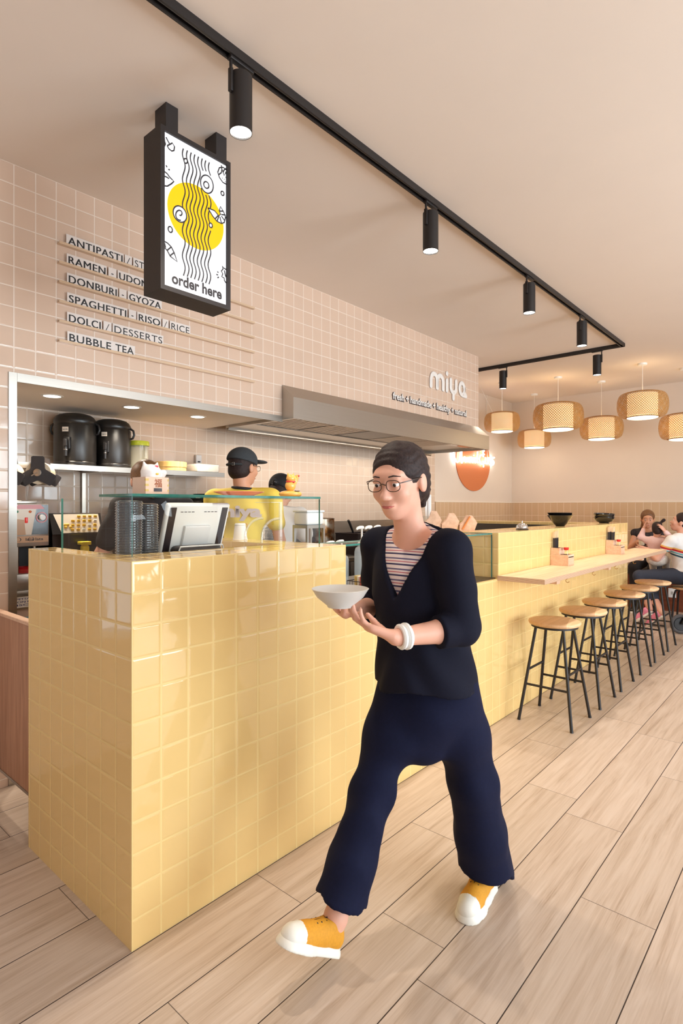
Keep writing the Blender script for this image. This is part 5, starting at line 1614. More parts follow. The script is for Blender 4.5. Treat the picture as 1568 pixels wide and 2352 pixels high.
# ------------------------------------------------------------------ the walking woman
NAVY = mat('navy_knit', (16, 17, 33), 0.85, var=0.12, scale=200, spec=0.2)
NAVYT = mat('navy_twill', (16, 20, 46), 0.85, var=0.12, scale=120, spec=0.2)
n_ = NT('striped_jersey')
g_, xyz_ = n_.pos()
w_ = n_.math('FRACT', n_.math('DIVIDE', n_.math('MULTIPLY_ADD', xyz_[0], 0.18, xyz_[2]), 0.034))
rp = n_.node('ShaderNodeValToRGB'); rp.color_ramp.interpolation = 'CONSTANT'
el = rp.color_ramp.elements
for k in range(4): el.new(0.5)
for k, (p, c) in enumerate(((0.0, (226, 210, 206)), (0.30, (52, 48, 84)), (0.45, (226, 210, 206)), (0.62, (186, 92, 104)), (0.70, (226, 210, 206)), (0.86, (96, 88, 120)))):
    el[k].position = p; el[k].color = lin(c)
n_.link(w_, rp.inputs[0]); n_.link(rp.outputs[0], n_.b.inputs['Base Color']); n_.b.inputs['Roughness'].default_value = 0.8
STRIPE = n_.m

wk = thing('person', 'walking woman in navy cardigan and wide navy trousers, mustard sneakers, carrying a pale bowl', 'person', (1.56, 1.03, 0))
hc, hR = V3(1.425, 1.015, 1.440), frame((-0.95, -0.12, -0.22))
neck0 = V3(1.500, 1.030, 1.275)
chest = V3(1.540, 1.030, 1.150)
pel = V3(1.590, 1.020, 0.830)
shL, shR = V3(1.495, 0.875, 1.232), V3(1.545, 1.185, 1.228)
elL, elR = V3(1.500, 0.838, 1.000), V3(1.600, 1.235, 1.000)
wrL, wrR = V3(1.292, 0.930, 0.995), V3(1.375, 1.170, 1.035)
hipL, hipR = V3(1.620, 0.945, 0.780), V3(1.570, 1.095, 0.780)
knL, knR = V3(1.735, 0.930, 0.430), V3(1.430, 1.120, 0.455)
anL, anR = V3(1.842, 0.940, 0.085), V3(1.266, 1.135, 0.125)
fdL = V3(-1, -0.06, 0); fdR = nrm((-0.84, 0.08, 0.54))
fuR = nrm(np.cross(np.cross(fdR, (0, 0, 1)), fdR))
body = SDF(0.03)
body.ell(chest, (0.085, 0.130, 0.14)).ell(pel, (0.085, 0.125, 0.10)).cone(chest, pel, 0.085, 0.085)
body.cone(neck0 + V3(0.02, 0, -0.02), shL, 0.045, 0.042).cone(neck0 + V3(0.02, 0, -0.02), shR, 0.045, 0.042)
body.cone(neck0 + V3(0.015, 0, -0.03), hc + V3(0.03, 0, -0.05), 0.049, 0.045, 0.02)
for sh_, el_, wr_ in ((shL, elL, wrL), (shR, elR, wrR)):
    body.chain([sh_, el_], [0.040, 0.034]).chain([el_, lerp(el_, wr_, 0.3), wr_], [0.034, 0.036, 0.0235], 0.015)
for hp_, kn_, an_ in ((hipL, knL, anL), (hipR, knR, anR)):
    body.chain([hp_, kn_], [0.07, 0.045]).chain([kn_, lerp(kn_, an_, 0.3), an_], [0.043, 0.045, 0.030])
body.chain([anL, V3(1.85, .94, .05), V3(1.72, .932, .035)], [0.03, 0.028, 0.022]).chain([anR, anR - fuR * 0.05, anR + fdR * 0.10 - fuR * 0.055], [0.03, 0.024, 0.020])
head_skin(body, hc, hR)
hand(body, wrL, V3(-0.50, 0.72, 0.30), V3(0.2, 0.15, 1.0), -1, 0.42, 0.98)
hand(body, wrR, V3(-0.90, -0.25, 0.10), V3(-0.1, -0.55, 0.9), 1, 0.45, 0.98)
put('body', body.mesh('body', 0.0048, SKIN), wk)
face_parts(wk, hc, hR)
glasses(wk, hc, hR)
hr = SDF(0.015)
hP = lambda x, y, z: hc + hR @ V3(x, y, z)
hr.ell(hP(0, -0.020, 0.034), (0.082, 0.098, 0.088), hR).ell(hP(0, -0.050, -0.020), (0.074, 0.066, 0.070), hR, 0.03)
hr.ell(hP(0, 0.092, -0.040), (0.074, 0.078, 0.096), hR, 0.015, True)
hr.chain([hP(0, -0.105, -0.035), hP(0, -0.135, -0.06), hP(0.0, -0.14, -0.10)], [0.026, 0.032, 0.016], 0.012)
hr.op(lambda X, Y, Z, f: f + 0.0016 * np.sin(Z * 230 + 40 * Y + 3 * np.sin(X * 60)))
put('hair', hr.mesh('hair', 0.005, HAIRD), wk)
putb('hair_tie', MB().tube([tuple(hP(0.026 * math.cos(a), -0.112 - 0.010 * math.sin(a), -0.04 + 0.026 * math.sin(a))) for a in [2 * PI * k / 16 for k in range(16)]], 0.005, 6, closed=True), mat('hair_tie', (150, 60, 80), 0.7), wk)
# striped top
tp = SDF(0.03)
tp.ell(chest, (0.101, 0.146, 0.15)).cone(chest, pel, 0.108, 0.115).ell(pel, (0.11, 0.14, 0.09))
tp.cone(neck0 + V3(0.03, 0, -0.02), shL + V3(0, 0.02, 0), 0.052, 0.048).cone(neck0 + V3(0.03, 0, -0.02), shR + V3(0, -0.02, 0), 0.052, 0.048)
tp.ell(neck0 + V3(-0.045, -0.02, 0.025), (0.075, 0.082, 0.075), None, 0.01, True)
put('striped_top', tp.mesh('striped_top', 0.006, STRIPE), wk)
# navy cardigan with V front and three-quarter sleeves
cg = SDF(0.03)
cg.ell(chest, (0.112, 0.150, 0.15)).cone(chest, pel, 0.118, 0.132).ell(chest + V3(0.0, 0, -0.08), (0.118, 0.152, 0.16))
cg.cone(V3(1.545, 1.03, 1.05), V3(1.560, 1.03, 0.66), 0.118, 0.140, 0.04).cone(V3(1.60, 1.02, 0.98), V3(1.645, 1.015, 0.66), 0.112, 0.128, 0.04)
cg.cone(V3(1.57, 1.075, 1.0), V3(1.60, 1.085, 0.66), 0.10, 0.118, 0.04).cone(V3(1.57, 0.985, 1.0), V3(1.60, 0.955, 0.66), 0.10, 0.118, 0.04)
cg.cone(neck0 + V3(0.035, 0, -0.015), shL, 0.056, 0.058).cone(neck0 + V3(0.035, 0, -0.015), shR, 0.056, 0.058)
for sh_, el_, wr_ in ((shL, elL, wrL), (shR, elR, wrR)):
    cg.chain([sh_, lerp(sh_, el_, 0.5), el_], [0.060, 0.056, 0.053], 0.02); cg.cone(el_, lerp(el_, wr_, 0.52), 0.052, 0.046, 0.015)
cg.ell(neck0 + V3(-0.02, 0, 0.035), (0.085, 0.078, 0.06), None, 0.01, True)
cg.op(lambda X, Y, Z, f: f + 0.0040 * np.sin(X * 42 + Z * 34 + 2 * np.sin(Y * 23)) * np.clip((1.12 - Z) * 5, 0.15, 1))


def vcut(X, Y, Z, f):
    lat = np.abs(Y - 1.03 + (X - 1.45) * 0.10 + 0.01)
    d = np.maximum((lat - (Z - 1.075) * 0.50) * 0.89, X - 1.52 - (Z - 1.2) * 0.12)
    return np.maximum(f, -d)


cg.op(vcut)
cg.op(lambda X, Y, Z, f: np.maximum(f, 0.765 + 0.010 * np.sin(Y * 30 + X * 20) + 0.10 * (1.60 - X) - Z))
for el_, wr_ in ((elL, wrL), (elR, wrR)):
    d_ = nrm(wr_ - el_); e_ = lerp(el_, wr_, 0.40)

    def cuff(X, Y, Z, f, e_=e_, d_=d_):
        t = (X - e_[0]) * d_[0] + (Y - e_[1]) * d_[1] + (Z - e_[2]) * d_[2]
        rr = np.sqrt((X - e_[0] - t * d_[0]) ** 2 + (Y - e_[1] - t * d_[1]) ** 2 + (Z - e_[2] - t * d_[2]) ** 2)
        return np.where((t > -0.03) & (t < 0.11) & (rr < 0.062), np.maximum(f, t), f)
    cg.op(cuff)
put('cardigan', cg.mesh('cardigan', 0.006, NAVY), wk)
# wide trousers
tr_ = SDF(0.04)
tr_.ell(pel + V3(0, 0, -0.02), (0.112, 0.140, 0.10)).ell(V3(1.59, 1.02, 0.70), (0.118, 0.138, 0.12))
tr_.cone((1.505, 1.055, 0.615), (1.66, 0.975, 0.625), 0.070, 0.070, 0.06).cone((1.585, 1.02, 0.68), (1.57, 1.02, 0.59), 0.10, 0.06, 0.06)
dL = nrm(anL - knL); dR = nrm(anR - knR)
tr_.chain([hipL, lerp(hipL, knL, 0.5), knL], [0.086, 0.084, 0.080], 0.04).chain([knL, lerp(knL, anL, 0.6), anL + dL * 0.16], [0.083, 0.088, 0.105], 0.03)
tr_.cone(lerp(knL, anL, 0.5) + V3(0.03, 0, 0), anL + dL * 0.14 + V3(0.06, 0, 0), 0.05, 0.07, 0.03)
tr_.chain([hipR, lerp(hipR, knR, 0.5), knR], [0.086, 0.078, 0.067], 0.04).chain([knR, lerp(knR, anR, 0.6), anR + dR * 0.10], [0.069, 0.074, 0.094], 0.03)


def folds(X, Y, Z, f):
    ph = 70 * (X + 0.30 * Z) + 38 * Y + 1.2 * np.sin(Z * 7)
    a = 0.0035 * np.abs(np.sin(ph * 0.5)) * np.clip((0.72 - Z) * 3, 0, 1)
    b = 0.003 * np.sin(26 * Z + 60 * X + 30 * Y) * np.exp(-((Z - 0.44) / 0.10) ** 2)
    return f + a + b


tr_.op(folds)
tr_.op(lambda X, Y, Z, f: np.maximum(f, np.where(X > 1.62, 0.070 + 0.012 * np.sin(X * 55 + Y * 30) - 0.25 * (X - 1.85) - Z, -1)))
cR = anR + dR * -0.048
tr_.op(lambda X, Y, Z, f: np.maximum(f, np.where((X < 1.45) & (Z < 0.4), (X - cR[0]) * dR[0] + (Y - cR[1]) * dR[1] + (Z - cR[2]) * dR[2] + 0.008 * np.sin(X * 50 + Y * 40), -1)))
put('trousers', tr_.mesh('trousers', 0.007, NAVYT), wk)
MUST = mat('mustard_canvas', (212, 146, 34), 0.75, var=0.08, scale=150)
RUB = mat('white_rubber', (232, 228, 218), 0.45)
shoe(wk, (1.895, 0.944, 0.0), (-1, -0.07, 0), (0, 0, 1), 1.0, MUST, RUB, RUB, side=1)
shoe(wk, (1.262, 1.132, 0.022), fdR, (0.5, 0, 0.85), 0.98, MUST, RUB, RUB, side=-1)
# bracelet and the bowl she carries
dW = nrm(wrL - elL); wc = lerp(elL, wrL, 0.93)
ua = nrm(np.cross(dW, (0, 0, 1))); ub = np.cross(ua, dW)
putb('wristband', MB().tube([tuple(wc + 0.0285 * (ua * math.cos(a) + ub * math.sin(a))) for a in [2 * PI * k / 24 for k in range(24)]], 0.008, 8, closed=True).tube([tuple(wc - dW * 0.016 + 0.0295 * (ua * math.cos(a) + ub * math.sin(a))) for a in [2 * PI * k / 24 for k in range(24)]], 0.009, 8, closed=True), mat('band_white', (240, 238, 234), 0.35), wk, 'wide white wristband')
BWC = (1.210, 1.066, 1.076)
solo('serving_bowl', MB().lathe([(0, 0), (0.036, 0), (0.038, 0.005), (0.066, 0.028), (0.080, 0.050), (0.082, 0.052), (0.079, 0.053), (0.060, 0.030), (0.034, 0.009), (0, 0.008)], n=44), mat('grey_ceramic', (206, 202, 196), 0.35), 'pale grey bowl held in both hands by the walking woman', 'bowl', BWC)


# ------------------------------------------------------------------ standing and sitting people, simpler clothes
def figure(label, loc, J, skin, shirt, pants, hairm, shoes=BLACKP, h=0.009, face=None, sleeve=0.55, hair='short', glass=False, hand_kw=None, hat=None, body_k=1.0, long_sleeve=False, shirt_name='tee_shirt', brow=None, hem=None, bare_shoulder=False, sole=None, q=1.0, neckcut=0.072):
    r = thing('person', label, 'person', loc)
    g = {k: V3(*v) for k, v in J.items()}
    R = frame(face)
    b = SDF(0.03 * q)
    mid = lerp(g['neck'], g['pel'], 0.28)
    lat = nrm(g['shR'] - g['shL']); up = nrm(g['neck'] - g['pel']); fr_ = np.cross(up, lat)
    T = np.stack([lat, fr_, np.cross(lat, fr_)], 1)
    b.ell(mid, (0.13 * q * body_k, 0.085 * q, 0.15 * q), T).ell(g['pel'], (0.125 * q * body_k, 0.085 * q, 0.10 * q), T).cone(mid, g['pel'], 0.085 * q, 0.085 * q)
    b.cone(g['neck'] - up * 0.02, g['shL'], 0.045 * q, 0.042 * q).cone(g['neck'] - up * 0.02, g['shR'], 0.045 * q, 0.042 * q)
    b.cone(g['neck'] - up * 0.03, g['head'] - R[:, 1] * 0.03 * q - R[:, 2] * 0.05 * q, 0.054 * q, 0.050 * q, 0.02)
    for s_ in 'LR':
        b.chain([g['sh' + s_], g['el' + s_]], [0.042 * q, 0.036 * q]).chain([g['el' + s_], lerp(g['el' + s_], g['wr' + s_], 0.3), g['wr' + s_]], [0.035 * q, 0.036 * q, 0.025 * q], 0.015)
        b.chain([g['hip' + s_], g['kn' + s_]], [0.075 * q, 0.048 * q]).chain([g['kn' + s_], lerp(g['kn' + s_], g['an' + s_], 0.3), g['an' + s_]], [0.046 * q, 0.05 * q, 0.033 * q])
        hd_ = (hand_kw or {}).get(s_)
        d_ = hd_[0] if hd_ else g['wr' + s_] - g['el' + s_]
        n_h = hd_[1] if hd_ else fr_ * 0.2 + lat * (0.9 if s_ == 'L' else -0.9)
        hand(b, g['wr' + s_], d_, n_h, -1 if s_ == 'L' else 1, 0.35, q)
    head_skin(b, g['head'], R, q)
    put('body', b.mesh('body', min(h, 0.0075), skin), r)
    face_parts(r, g['head'], R, q, brow)
    if glass: glasses(r, g['head'], R, q)
    P = lambda x, y, z: g['head'] + q * (R @ V3(x, y, z))
    e = SDF(0.015 * q)
    if hair == 'short':
        e.ell(P(0, -0.020, 0.030), (0.079 * q, 0.094 * q, 0.086 * q), R).ell(P(0, -0.045, -0.025), (0.072 * q, 0.066 * q, 0.06 * q), R, 0.02)
        e.ell(P(0, 0.075, -0.045), (0.092 * q, 0.08 * q, 0.10 * q), R, 0.02, True)
    else:
        e.ell(P(0, -0.020, 0.034), (0.084 * q, 0.100 * q, 0.090 * q), R).ell(P(0, 0.095, -0.035), (0.070 * q, 0.085 * q, 0.095 * q), R, 0.02, True)
        if hair == 'long': e.chain([P(0, -0.07, 0.0), P(0.01, -0.095, -0.13), P(0.02, -0.09, -0.24)], [0.07 * q, 0.065 * q, 0.035 * q], 0.03)
        if hair == 'tied': e.ell(P(0, -0.05, -0.03), (0.074 * q, 0.066 * q, 0.07 * q), R, 0.03).chain([P(0, -0.10, 0.0), P(0, -0.135, -0.05), P(0, -0.12, -0.12)], [0.03 * q, 0.035 * q, 0.018 * q])
        if hair == 'toddler': e.ell(P(0, -0.05, -0.03), (0.076 * q, 0.066 * q, 0.075 * q), R, 0.03); e.chain([P(0.05, -0.02, 0.10), P(0.10, -0.03, 0.15)], [0.02 * q, 0.03 * q])
    put('hair', e.mesh('hair', 0.007, hairm), r)
    # shirt
    t = SDF(0.035 * q)
    t.ell(mid, (0.158 * q * body_k, 0.112 * q, 0.165 * q), T).cone(mid, g['pel'], 0.118 * q * body_k, 0.125 * q).ell(g['pel'], (0.155 * q * body_k, 0.118 * q, 0.09 * q), T)
    t.cone(g['neck'] - up * 0.025, g['shL'], 0.056 * q, 0.062 * q).cone(g['neck'] - up * 0.025, g['shR'], 0.056 * q, 0.062 * q)
    ends = []
    for s_ in 'LR':
        if long_sleeve:
            t.chain([g['sh' + s_], g['el' + s_], lerp(g['el' + s_], g['wr' + s_], 0.85)], [0.058 * q, 0.05 * q, 0.040 * q], 0.02)
        else:
            e_ = lerp(g['sh' + s_], g['el' + s_], sleeve)
            t.chain([g['sh' + s_], e_], [0.061 * q, 0.061 * q], 0.02)
    t.ell(g['neck'] + up * 0.055 * q + fr_ * 0.02, neckcut * q, None, 0.008, True)
    hz = g['pel'] - up * (0.06 if hem is None else hem)
    t.op(half(hz, -up))
    t.op(lambda X, Y, Z, f: f + 0.0035 * np.sin(Z * 34 + X * 20 + 2 * np.sin(Y * 17)))
    sh_ = put(shirt_name, t.mesh(shirt_name, h, shirt), r)
    p = SDF(0.035 * q)
    p.ell(g['pel'] - up * 0.03, (0.148 * q, 0.112 * q, 0.10 * q), T)
    for s_ in 'LR':
        p.chain([g['hip' + s_], g['kn' + s_]], [0.095 * q, 0.070 * q], 0.03).chain([g['kn' + s_], lerp(g['kn' + s_], g['an' + s_], J.get('cuff', (0.92,))[0] if 'cuff' in J else 0.92)], [0.068 * q, 0.056 * q], 0.02)
    put('trousers', p.mesh('trousers', h, pants), r)
    for s_ in 'LR':
        fd = g.get('fd' + s_, fr_ * 1.0); fd = V3(fd[0], fd[1], fd[2] if 'fd' + s_ in g else 0)
        hl = g['an' + s_] - nrm(fd) * 0.048 * q - V3(0, 0, 0.07 * q if 'fd' + s_ not in g else 0.06 * q)
        if 'fd' + s_ not in g: hl[2] = max(0.0, hl[2] if g['an' + s_][2] > 0.12 else 0.0)
        shoe(r, hl, fd, (0, 0, 1), q, shoes, sole or RUB, None, eyelets=False)
    return r, g, R, P


def standing(x, y, yaw, top, lean=0.0, k=1.0):
    """default joints for someone standing; yaw = facing direction angle, top = crown height"""
    f = V3(math.cos(yaw), math.sin(yaw), 0); l = V3(-f[1], f[0], 0); o = V3(x, y, 0)
    s = top / 1.70
    z = lambda v: V3(0, 0, v * s)
    J = dict(pel=o + z(0.90), neck=o + z(1.43) + f * lean, head=o + z(1.578) + f * (lean * 1.35 + 0.02),
             shL=o + l * 0.178 * k + z(1.385) + f * lean, shR=o - l * 0.178 * k + z(1.385) + f * lean,
             hipL=o + l * 0.085 + z(0.86), hipR=o - l * 0.085 + z(0.86), knL=o + l * 0.095 + z(0.47) + f * 0.01, knR=o - l * 0.095 + z(0.47) + f * 0.01,
             anL=o + l * 0.10 + z(0.085), anR=o - l * 0.10 + z(0.085))
    for s_, q in (('L', 1), ('R', -1)):
        J['el' + s_] = J['sh' + s_] + l * 0.05 * q + f * 0.03 - z(0.27)
        J['wr' + s_] = J['el' + s_] + f * 0.20 - l * 0.05 * q - z(0.06)
    return J, f, l


DENIM = mat('dark_denim', (48, 54, 70), 0.8, var=0.2, scale=160)
BLKC = mat('black_cloth', (27, 24, 28), 0.8, var=0.1, scale=120)
YTEE = mat('yellow_tee', (228, 198, 82), 0.8, var=0.04, scale=60)

# man in the yellow tee and dark cap, back to the camera
yawm = math.radians(14)
J, f, l = standing(2.30, 2.86, yawm + 0.40, 1.735, 0.02, 1.04)
J['wrL'] = J['elL'] + f * 0.10 - V3(0, 0, 0.21); J['wrR'] = J['elR'] + f * 0.10 - V3(0, 0, 0.21)
man, g, R, P = figure('man in yellow tee, dark cap and glasses, seen from behind the counter', (2.30, 2.86, 0), J, SKIN2, YTEE, BLKC, HAIRD, face=(math.cos(yawm - 0.15), math.sin(yawm - 0.15), -0.05), glass=True, hair='short', neckcut=0.068)
CAPM = mat('cap_cloth', (52, 56, 60), 0.85, var=0.1, scale=150)
e = SDF(0.012)
e.ell(P(0, -0.018, 0.045), (0.090, 0.108, 0.088), R)
e.op(half(P(0, 0, 0.028), -R[:, 2] * 1.0 + R[:, 1] * -0.18))
e.ell(P(0, -0.125, 0.012), (0.045, 0.05, 0.035), R, 0.006, True)
cp = put('cap', e.mesh('cap', 0.005, CAPM), man)
e = SDF(0.008)
e.ell(P(0, 0.115, 0.052), (0.068, 0.075, 0.012), R)
e.op(half(P(0, 0.072, 0.05), -R[:, 1]))
o = put('peak', e.mesh('peak', 0.004, CAPM), man)
putb('cap_strap', MB().tube([tuple(P(0.086 * math.sin(a), -0.018 - 0.104 * math.cos(a), 0.012)) for a in [(-0.9 + 1.8 * k / 12) for k in range(13)]], 0.007, 6), CAPM, man)
bk = P(0.03, -0.120, 0.012)
putb('strap_buckle', MB().tube([tuple(P(0.03 + a, -0.123, 0.012 + b)) for a, b in ((-0.009, -0.009), (0.009, -0.009), (0.009, 0.009), (-0.009, 0.009))], 0.0018, 6, closed=True), STEEL, man)
nb = g['neck']
putb('apron_neck_band', MB().tube([tuple(nb + V3(0, 0, 0.018) + 0.066 * (l * math.cos(a) + f * math.sin(a)) + V3(0, 0, 0.006 * math.cos(a))) for a in [PI + PI * k / 14 for k in range(15)]], 0.009, 6), BLKC, man)
# lettering on the back of the tee
bc = lerp(g['neck'], g['pel'], 0.32)



def on_back(u, v, w):
    p = bc - f * (0.1255 + w - 0.20 * u * u) + V3(0, 0, v)
    p = p - l * u
    return tuple(p)


m = MB(); text_on(m, 'miya', on_back, -0.13, 0.15, 0.012, 0.072, 0.001, 0.05)
putb('back_lettering', m, mat('print_grey', (214, 196, 190), 0.7), man)
m = MB(); m.tube([on_back(0.012 * math.cos(a) + 0.05, -0.045 + 0.014 * math.sin(a), 0.002) for a in [2 * PI * k / 16 for k in range(16)]], 0.002, 6, closed=True)
putb('back_print', m, mat('print_coral', (226, 140, 90), 0.7), man)

# woman in the black tee at the left, stooping, face hidden
J, f, l = standing(1.72, 2.86, math.radians(80), 1.66, 0.10, 1.02)
J['head'] = J['head'] + V3(-0.02, 0.02, -0.035)
J['elL'] = V3(*J['shL']) + V3(-0.09, 0.05, -0.25); J['wrL'] = J['elL'] + V3(0.02, 0.05, -0.22)
J['wrR'] = J['elR'] + V3(0.02, 0.04, -0.22)
b1_, g, R, P = figure('staff member in black tee with tied brown hair, back turned, left of the register', (1.72, 2.86, 0), J, SKIN, BLKC, DENIM, HAIRB, face=(0.25, 0.95, -0.28), hair='tied', sleeve=0.72)

# cook with the patterned bandana and pale shirt, deeper in the kitchen
n_ = NT('bandana_print')
vo = n_.node('ShaderNodeTexVoronoi'); vo.inputs['Scale'].default_value = 34; vo.feature = 'F1'; vo.distance = 'MANHATTAN'
n_.link(n_.obj(), vo.inputs['Vector'])
n_.link(n_.ramp(vo.outputs['Distance'], [(0.0, lin((170, 164, 170))), (0.22, lin((150, 146, 152))), (0.27, lin((22, 20, 26))), (1.0, lin((18, 16, 22)))]), n_.b.inputs['Base Color'])
n_.b.inputs['Roughness'].default_value = 0.8
J, f, l = standing(2.80, 3.10, math.radians(20), 1.585, 0.06, 0.98)
ck, g, R, P = figure('cook in black patterned bandana and pale grey shirt, beside the yellow shirted man', (2.80, 3.10, 0), J, SKIN2, mat('grey_tee', (206, 200, 196), 0.8, var=0.03, scale=60), BLKC, HAIRD, face=(0.9, 0.2, -0.35))
e = SDF(0.014)
e.ell(P(0, -0.02, 0.040), (0.090, 0.106, 0.094), R)
e.ell(P(0, 0.09, -0.05), (0.10, 0.075, 0.10), R, 0.01, True)
e.op(half(P(0, 0, -0.02), -R[:, 2] * 1.0 - R[:, 1] * 0.3))
e.chain([P(0.0, -0.10, 0.02), P(0.03, -0.15, 0.03)], [0.02, 0.014])
put('bandana', e.mesh('bandana', 0.006, n_.m), ck)
bc = lerp(g['neck'], g['pel'], 0.42)
m = MB()
ob = lambda u, v, w: tuple(bc - f * (0.128 + w - 0.20 * u * u) - l * u + V3(0, 0, v))
rb = lambda pts, cl=False: m.tube([ob(u, v, 0.001) for u, v in pts], 0.0022, 5, closed=cl)
rb([(-0.05, 0.0)] + [(-0.05 * math.cos(a), -0.045 * math.sin(a)) for a in [PI * k / 12 for k in range(1, 12)]] + [(0.05, 0.0), (-0.05, 0.0)])
for k in range(7): rb([(-0.03 + 0.010 * k + 0.003 * math.sin(q * 1.3), 0.002 + q * 0.008) for q in range(9)])
rb([(-0.055, 0.078), (0.045, 0.070)]); rb([(-0.055, 0.088), (0.045, 0.080)])
putb('back_print', m, mat('print_dark', (66, 62, 66), 0.7), ck)

# seated woman in white striped top, back to the camera, looking left
n_ = NT('white_top_stripes')
g_, xyz_ = n_.pos()
v_ = n_.math('MULTIPLY_ADD', xyz_[1], -0.28, xyz_[2])
rp = n_.node('ShaderNodeValToRGB'); rp.color_ramp.interpolation = 'CONSTANT'
el = rp.color_ramp.elements
cols = [(0.0, (238, 234, 232)), (0.40, (38, 88, 104)), (0.46, (238, 234, 232)), (0.49, (120, 190, 200)), (0.54, (238, 234, 232)), (0.57, (200, 40, 48)), (0.63, (238, 180, 90)), (0.68, (238, 234, 232))]
for k in range(len(cols) - 2): el.new(0.5)
for k, (p, c) in enumerate(cols): el[k].position = p; el[k].color = lin(c)
n_.link(n_.mapr(v_, 0.20, 0.70, 0.0, 1.0), rp.inputs[0])
n_.link(rp.outputs[0], n_.b.inputs['Base Color']); n_.b.inputs['Roughness'].default_value = 0.8
WTOP = n_.m
J = dict(pel=(7.370, 1.305, 0.605), neck=(7.375, 1.330, 1.03), head=(7.425, 1.350, 1.178), shL=(7.210, 1.405, 0.98), shR=(7.490, 1.205, 0.98),
         elL=(7.190, 1.550, 0.77), elR=(7.600, 1.395, 0.78), wrL=(7.265, 1.660, 0.86), wrR=(7.530, 1.515, 0.86),
         hipL=(7.300, 1.365, 0.575), hipR=(7.430, 1.325, 0.575), knL=(7.240, 1.740, 0.55), knR=(7.470, 1.760, 0.53), anL=(7.180, 1.620, 0.19), anR=(7.160, 1.495, 0.16), cuff=(0.62, 0, 0),
         fdL=(0.1, 0.75, -0.65), fdR=(0.1, 0.75, -0.65))
PINKS = mat('pink_sneaker', (236, 142, 170), 0.6)
wo, g, R, P = figure('seated woman in white top with rainbow stripe and jeans, holding a toddler', (7.370, 1.305, 0.45), J, SKIN, WTOP, DENIM, HAIRD, shoes=PINKS, face=(-0.10, 0.95, 0.30), hair='long', sleeve=0.35, shirt_name='striped_top', hem=-0.02, neckcut=0.085,
                     hand_kw={'L': ((0.15, 0.9, 0.1), (1, -0.15, 0.0)), 'R': ((-0.1, 0.9, 0.1), (-1, -0.1, 0.0))})
# toddler on her knees
J = dict(pel=(7.390, 1.590, 0.760), neck=(7.370, 1.590, 0.990), head=(7.350, 1.580, 1.105), shL=(7.370, 1.690, 0.960), shR=(7.370, 1.490, 0.965),
         elL=(7.390, 1.760, 0.990), elR=(7.330, 1.430, 0.990), wrL=(7.430, 1.740, 1.100), wrR=(7.290, 1.490, 1.080),
         hipL=(7.390, 1.640, 0.750), hipR=(7.390, 1.540, 0.750), knL=(7.530, 1.670, 0.730), knR=(7.530, 1.530, 0.730), anL=(7.580, 1.670, 0.590), anR=(7.580, 1.530, 0.590))
td, g, R, P = figure('toddler with dark hair in pink top, held up by the seated woman', (7.390, 1.590, 0.60), J, SKIN, mat('pink_top', (236, 200, 196), 0.8, var=0.04), mat('print_trousers', (232, 224, 214), 0.8, var=0.12, scale=45), HAIRD, face=(0.95, 0.25, 0.0), hair='toddler', long_sleeve=True, q=0.66, h=0.008, shoes=mat('white_shoe', (236, 230, 226), 0.6), hem=0.03)
# woman on the bench facing the camera
J = dict(pel=(8.420, 1.860, 0.672), neck=(8.300, 1.880, 1.06), head=(8.230, 1.880, 1.195), shL=(8.300, 1.730, 1.01), shR=(8.310, 2.040, 1.00),
         elL=(8.180, 1.680, 0.80), elR=(8.200, 2.080, 0.80), wrL=(7.970, 1.760, 0.90), wrR=(7.990, 1.950, 0.90),
         hipL=(8.360, 1.780, 0.655), hipR=(8.360, 1.950, 0.655), knL=(7.990, 1.760, 0.58), knR=(7.990, 1.980, 0.58), anL=(8.050, 1.760, 0.085), anR=(8.050, 1.980, 0.085))
FLOR = mat('floral_black', (46, 40, 44), 0.8, var=0.9, scale=40)
wb2, g, R, P = figure('brown haired woman in black floral top on the bench, behind the toddler', (8.420, 1.860, 0.52), J, SKIN2, FLOR, BLKC, HAIRB, face=(-0.95, -0.25, -0.15), hair='long', sleeve=0.02, neckcut=0.10)
sc_ = thing('paper_cup', 'small printed cup held by the woman on the bench', 'cup', (7.825, 1.855, 0.875))
obj('cup_body', MB().lathe([(0, 0), (0.030, 0), (0.042, 0.10), (0.040, 0.10), (0.029, 0.003), (0, 0.003)], n=26), mat('cup_print', (232, 226, 206), 0.5, var=0.15, scale=30), sc_)
obj('rim', MB().lathe([(0.041, 0.099), (0.0435, 0.101), (0.0435, 0.104), (0.041, 0.105)], n=26), PAP, sc_)

# gold lucky cat on its cushion (on the glass shelf)
GOLD = mat('gold_gloss', (248, 188, 92), 0.28, coat=0.5, var=0.05)
gcat = thing('gold_cat', 'gold lucky cat figurine on a cushion, on the glass screen top', 'figurine', (1.80, 1.89, GT))
e = SDF(0.012); e.ell((0, 0, 0.019), (0.052, 0.046, 0.014)); e.ell((0, 0, 0.019), (0.058, 0.040, 0.011)).ell((0, 0, 0.019), (0.040, 0.050, 0.011))
e.op(cut_below(0.0062))
o = bpy.data.objects.new('cushion', e.mesh('cushion', 0.003, GOLD)); C.objects.link(o); o.parent = gcat
o.location = (0, 0, -0.006)


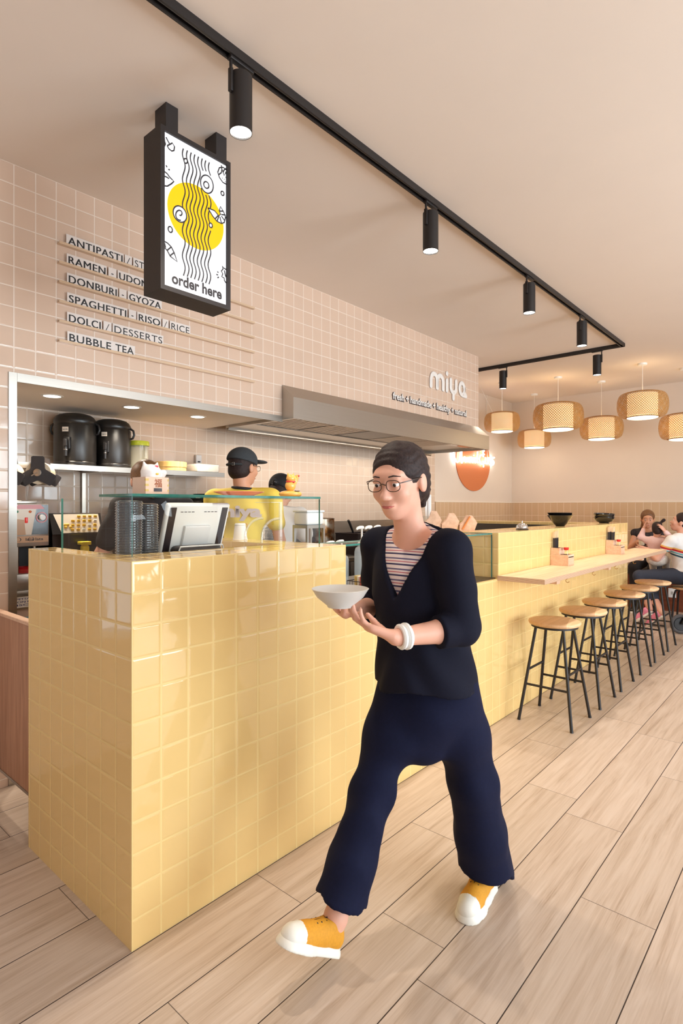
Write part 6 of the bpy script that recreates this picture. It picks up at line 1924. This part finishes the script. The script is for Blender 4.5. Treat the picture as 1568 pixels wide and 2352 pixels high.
def cat(mb, base, sc):
    mb.ell(V3(0, 0, base + 0.026 * sc), (0.030 * sc, 0.028 * sc, 0.030 * sc)).ell(V3(0, -0.004 * sc, base + 0.066 * sc), (0.027 * sc, 0.024 * sc, 0.022 * sc))
    for s_ in (-1, 1): mb.cone((s_ * 0.017 * sc, -0.002 * sc, base + 0.080 * sc), (s_ * 0.021 * sc, -0.002 * sc, base + 0.094 * sc), 0.009 * sc, 0.003 * sc, 0.005)
    mb.chain([V3(0.026 * sc, -0.008 * sc, base + 0.040 * sc), V3(0.036 * sc, -0.012 * sc, base + 0.066 * sc), V3(0.035 * sc, -0.015 * sc, base + 0.078 * sc)], [0.009 * sc, 0.009 * sc, 0.010 * sc], 0.005)


e = SDF(0.008); cat(e, 0.029, 0.84)
o = bpy.data.objects.new('cat_body', e.mesh('cat_body', 0.0025, GOLD)); C.objects.link(o); o.parent = gcat
COLR = mat('collar_red', (222, 72, 70), 0.4)
obj('collar', MB().tube([(0.021 * math.cos(a), -0.002 + 0.019 * math.sin(a), 0.0700) for a in [2 * PI * k / 24 for k in range(24)]], 0.0028, 6, closed=True), COLR, gcat)
obj('bell', MB().ball((0, -0.0215, 0.066), 0.004, 10), mat('bell_red', (214, 40, 44), 0.3), gcat)
obj('solar_window', MB().box(-0.010, 0.016, -0.046, -0.036, 0.0245, 0.0275), mat('solar_dark', (70, 50, 40), 0.2), gcat)
obj('paw_mark', MB().ball((0.032, -0.022, 0.0965), (0.005, 0.003, 0.005), 10), COLR, gcat)
# white cat sitting in the wooden box
e = SDF(0.008); e.ell((0, 0, 0.048), (0.038, 0.036, 0.042)).ell((0, -0.002, 0.082), (0.037, 0.033, 0.029))
for s_ in (-1, 1): e.cone((s_ * 0.022, 0, 0.100), (s_ * 0.027, 0, 0.116), 0.011, 0.004, 0.006)
e.chain([V3(0.034, -0.010, 0.060), V3(0.043, -0.016, 0.080)], [0.011, 0.012], 0.006)
o = bpy.data.objects.new('cat_body', e.mesh('cat_body', 0.003, mat('cat_white', (246, 240, 236), 0.35))); C.objects.link(o); o.parent = lc
obj('ear_mark', MB().ball((0.010, -0.024, 0.1025), (0.008, 0.005, 0.004), 10), mat('mark_red', (228, 70, 90), 0.4), lc)
obj('bell', MB().ball((0.006, -0.0355, 0.074), (0.006, 0.004, 0.004), 10), mat('bell_gold', (240, 200, 80), 0.3), lc)
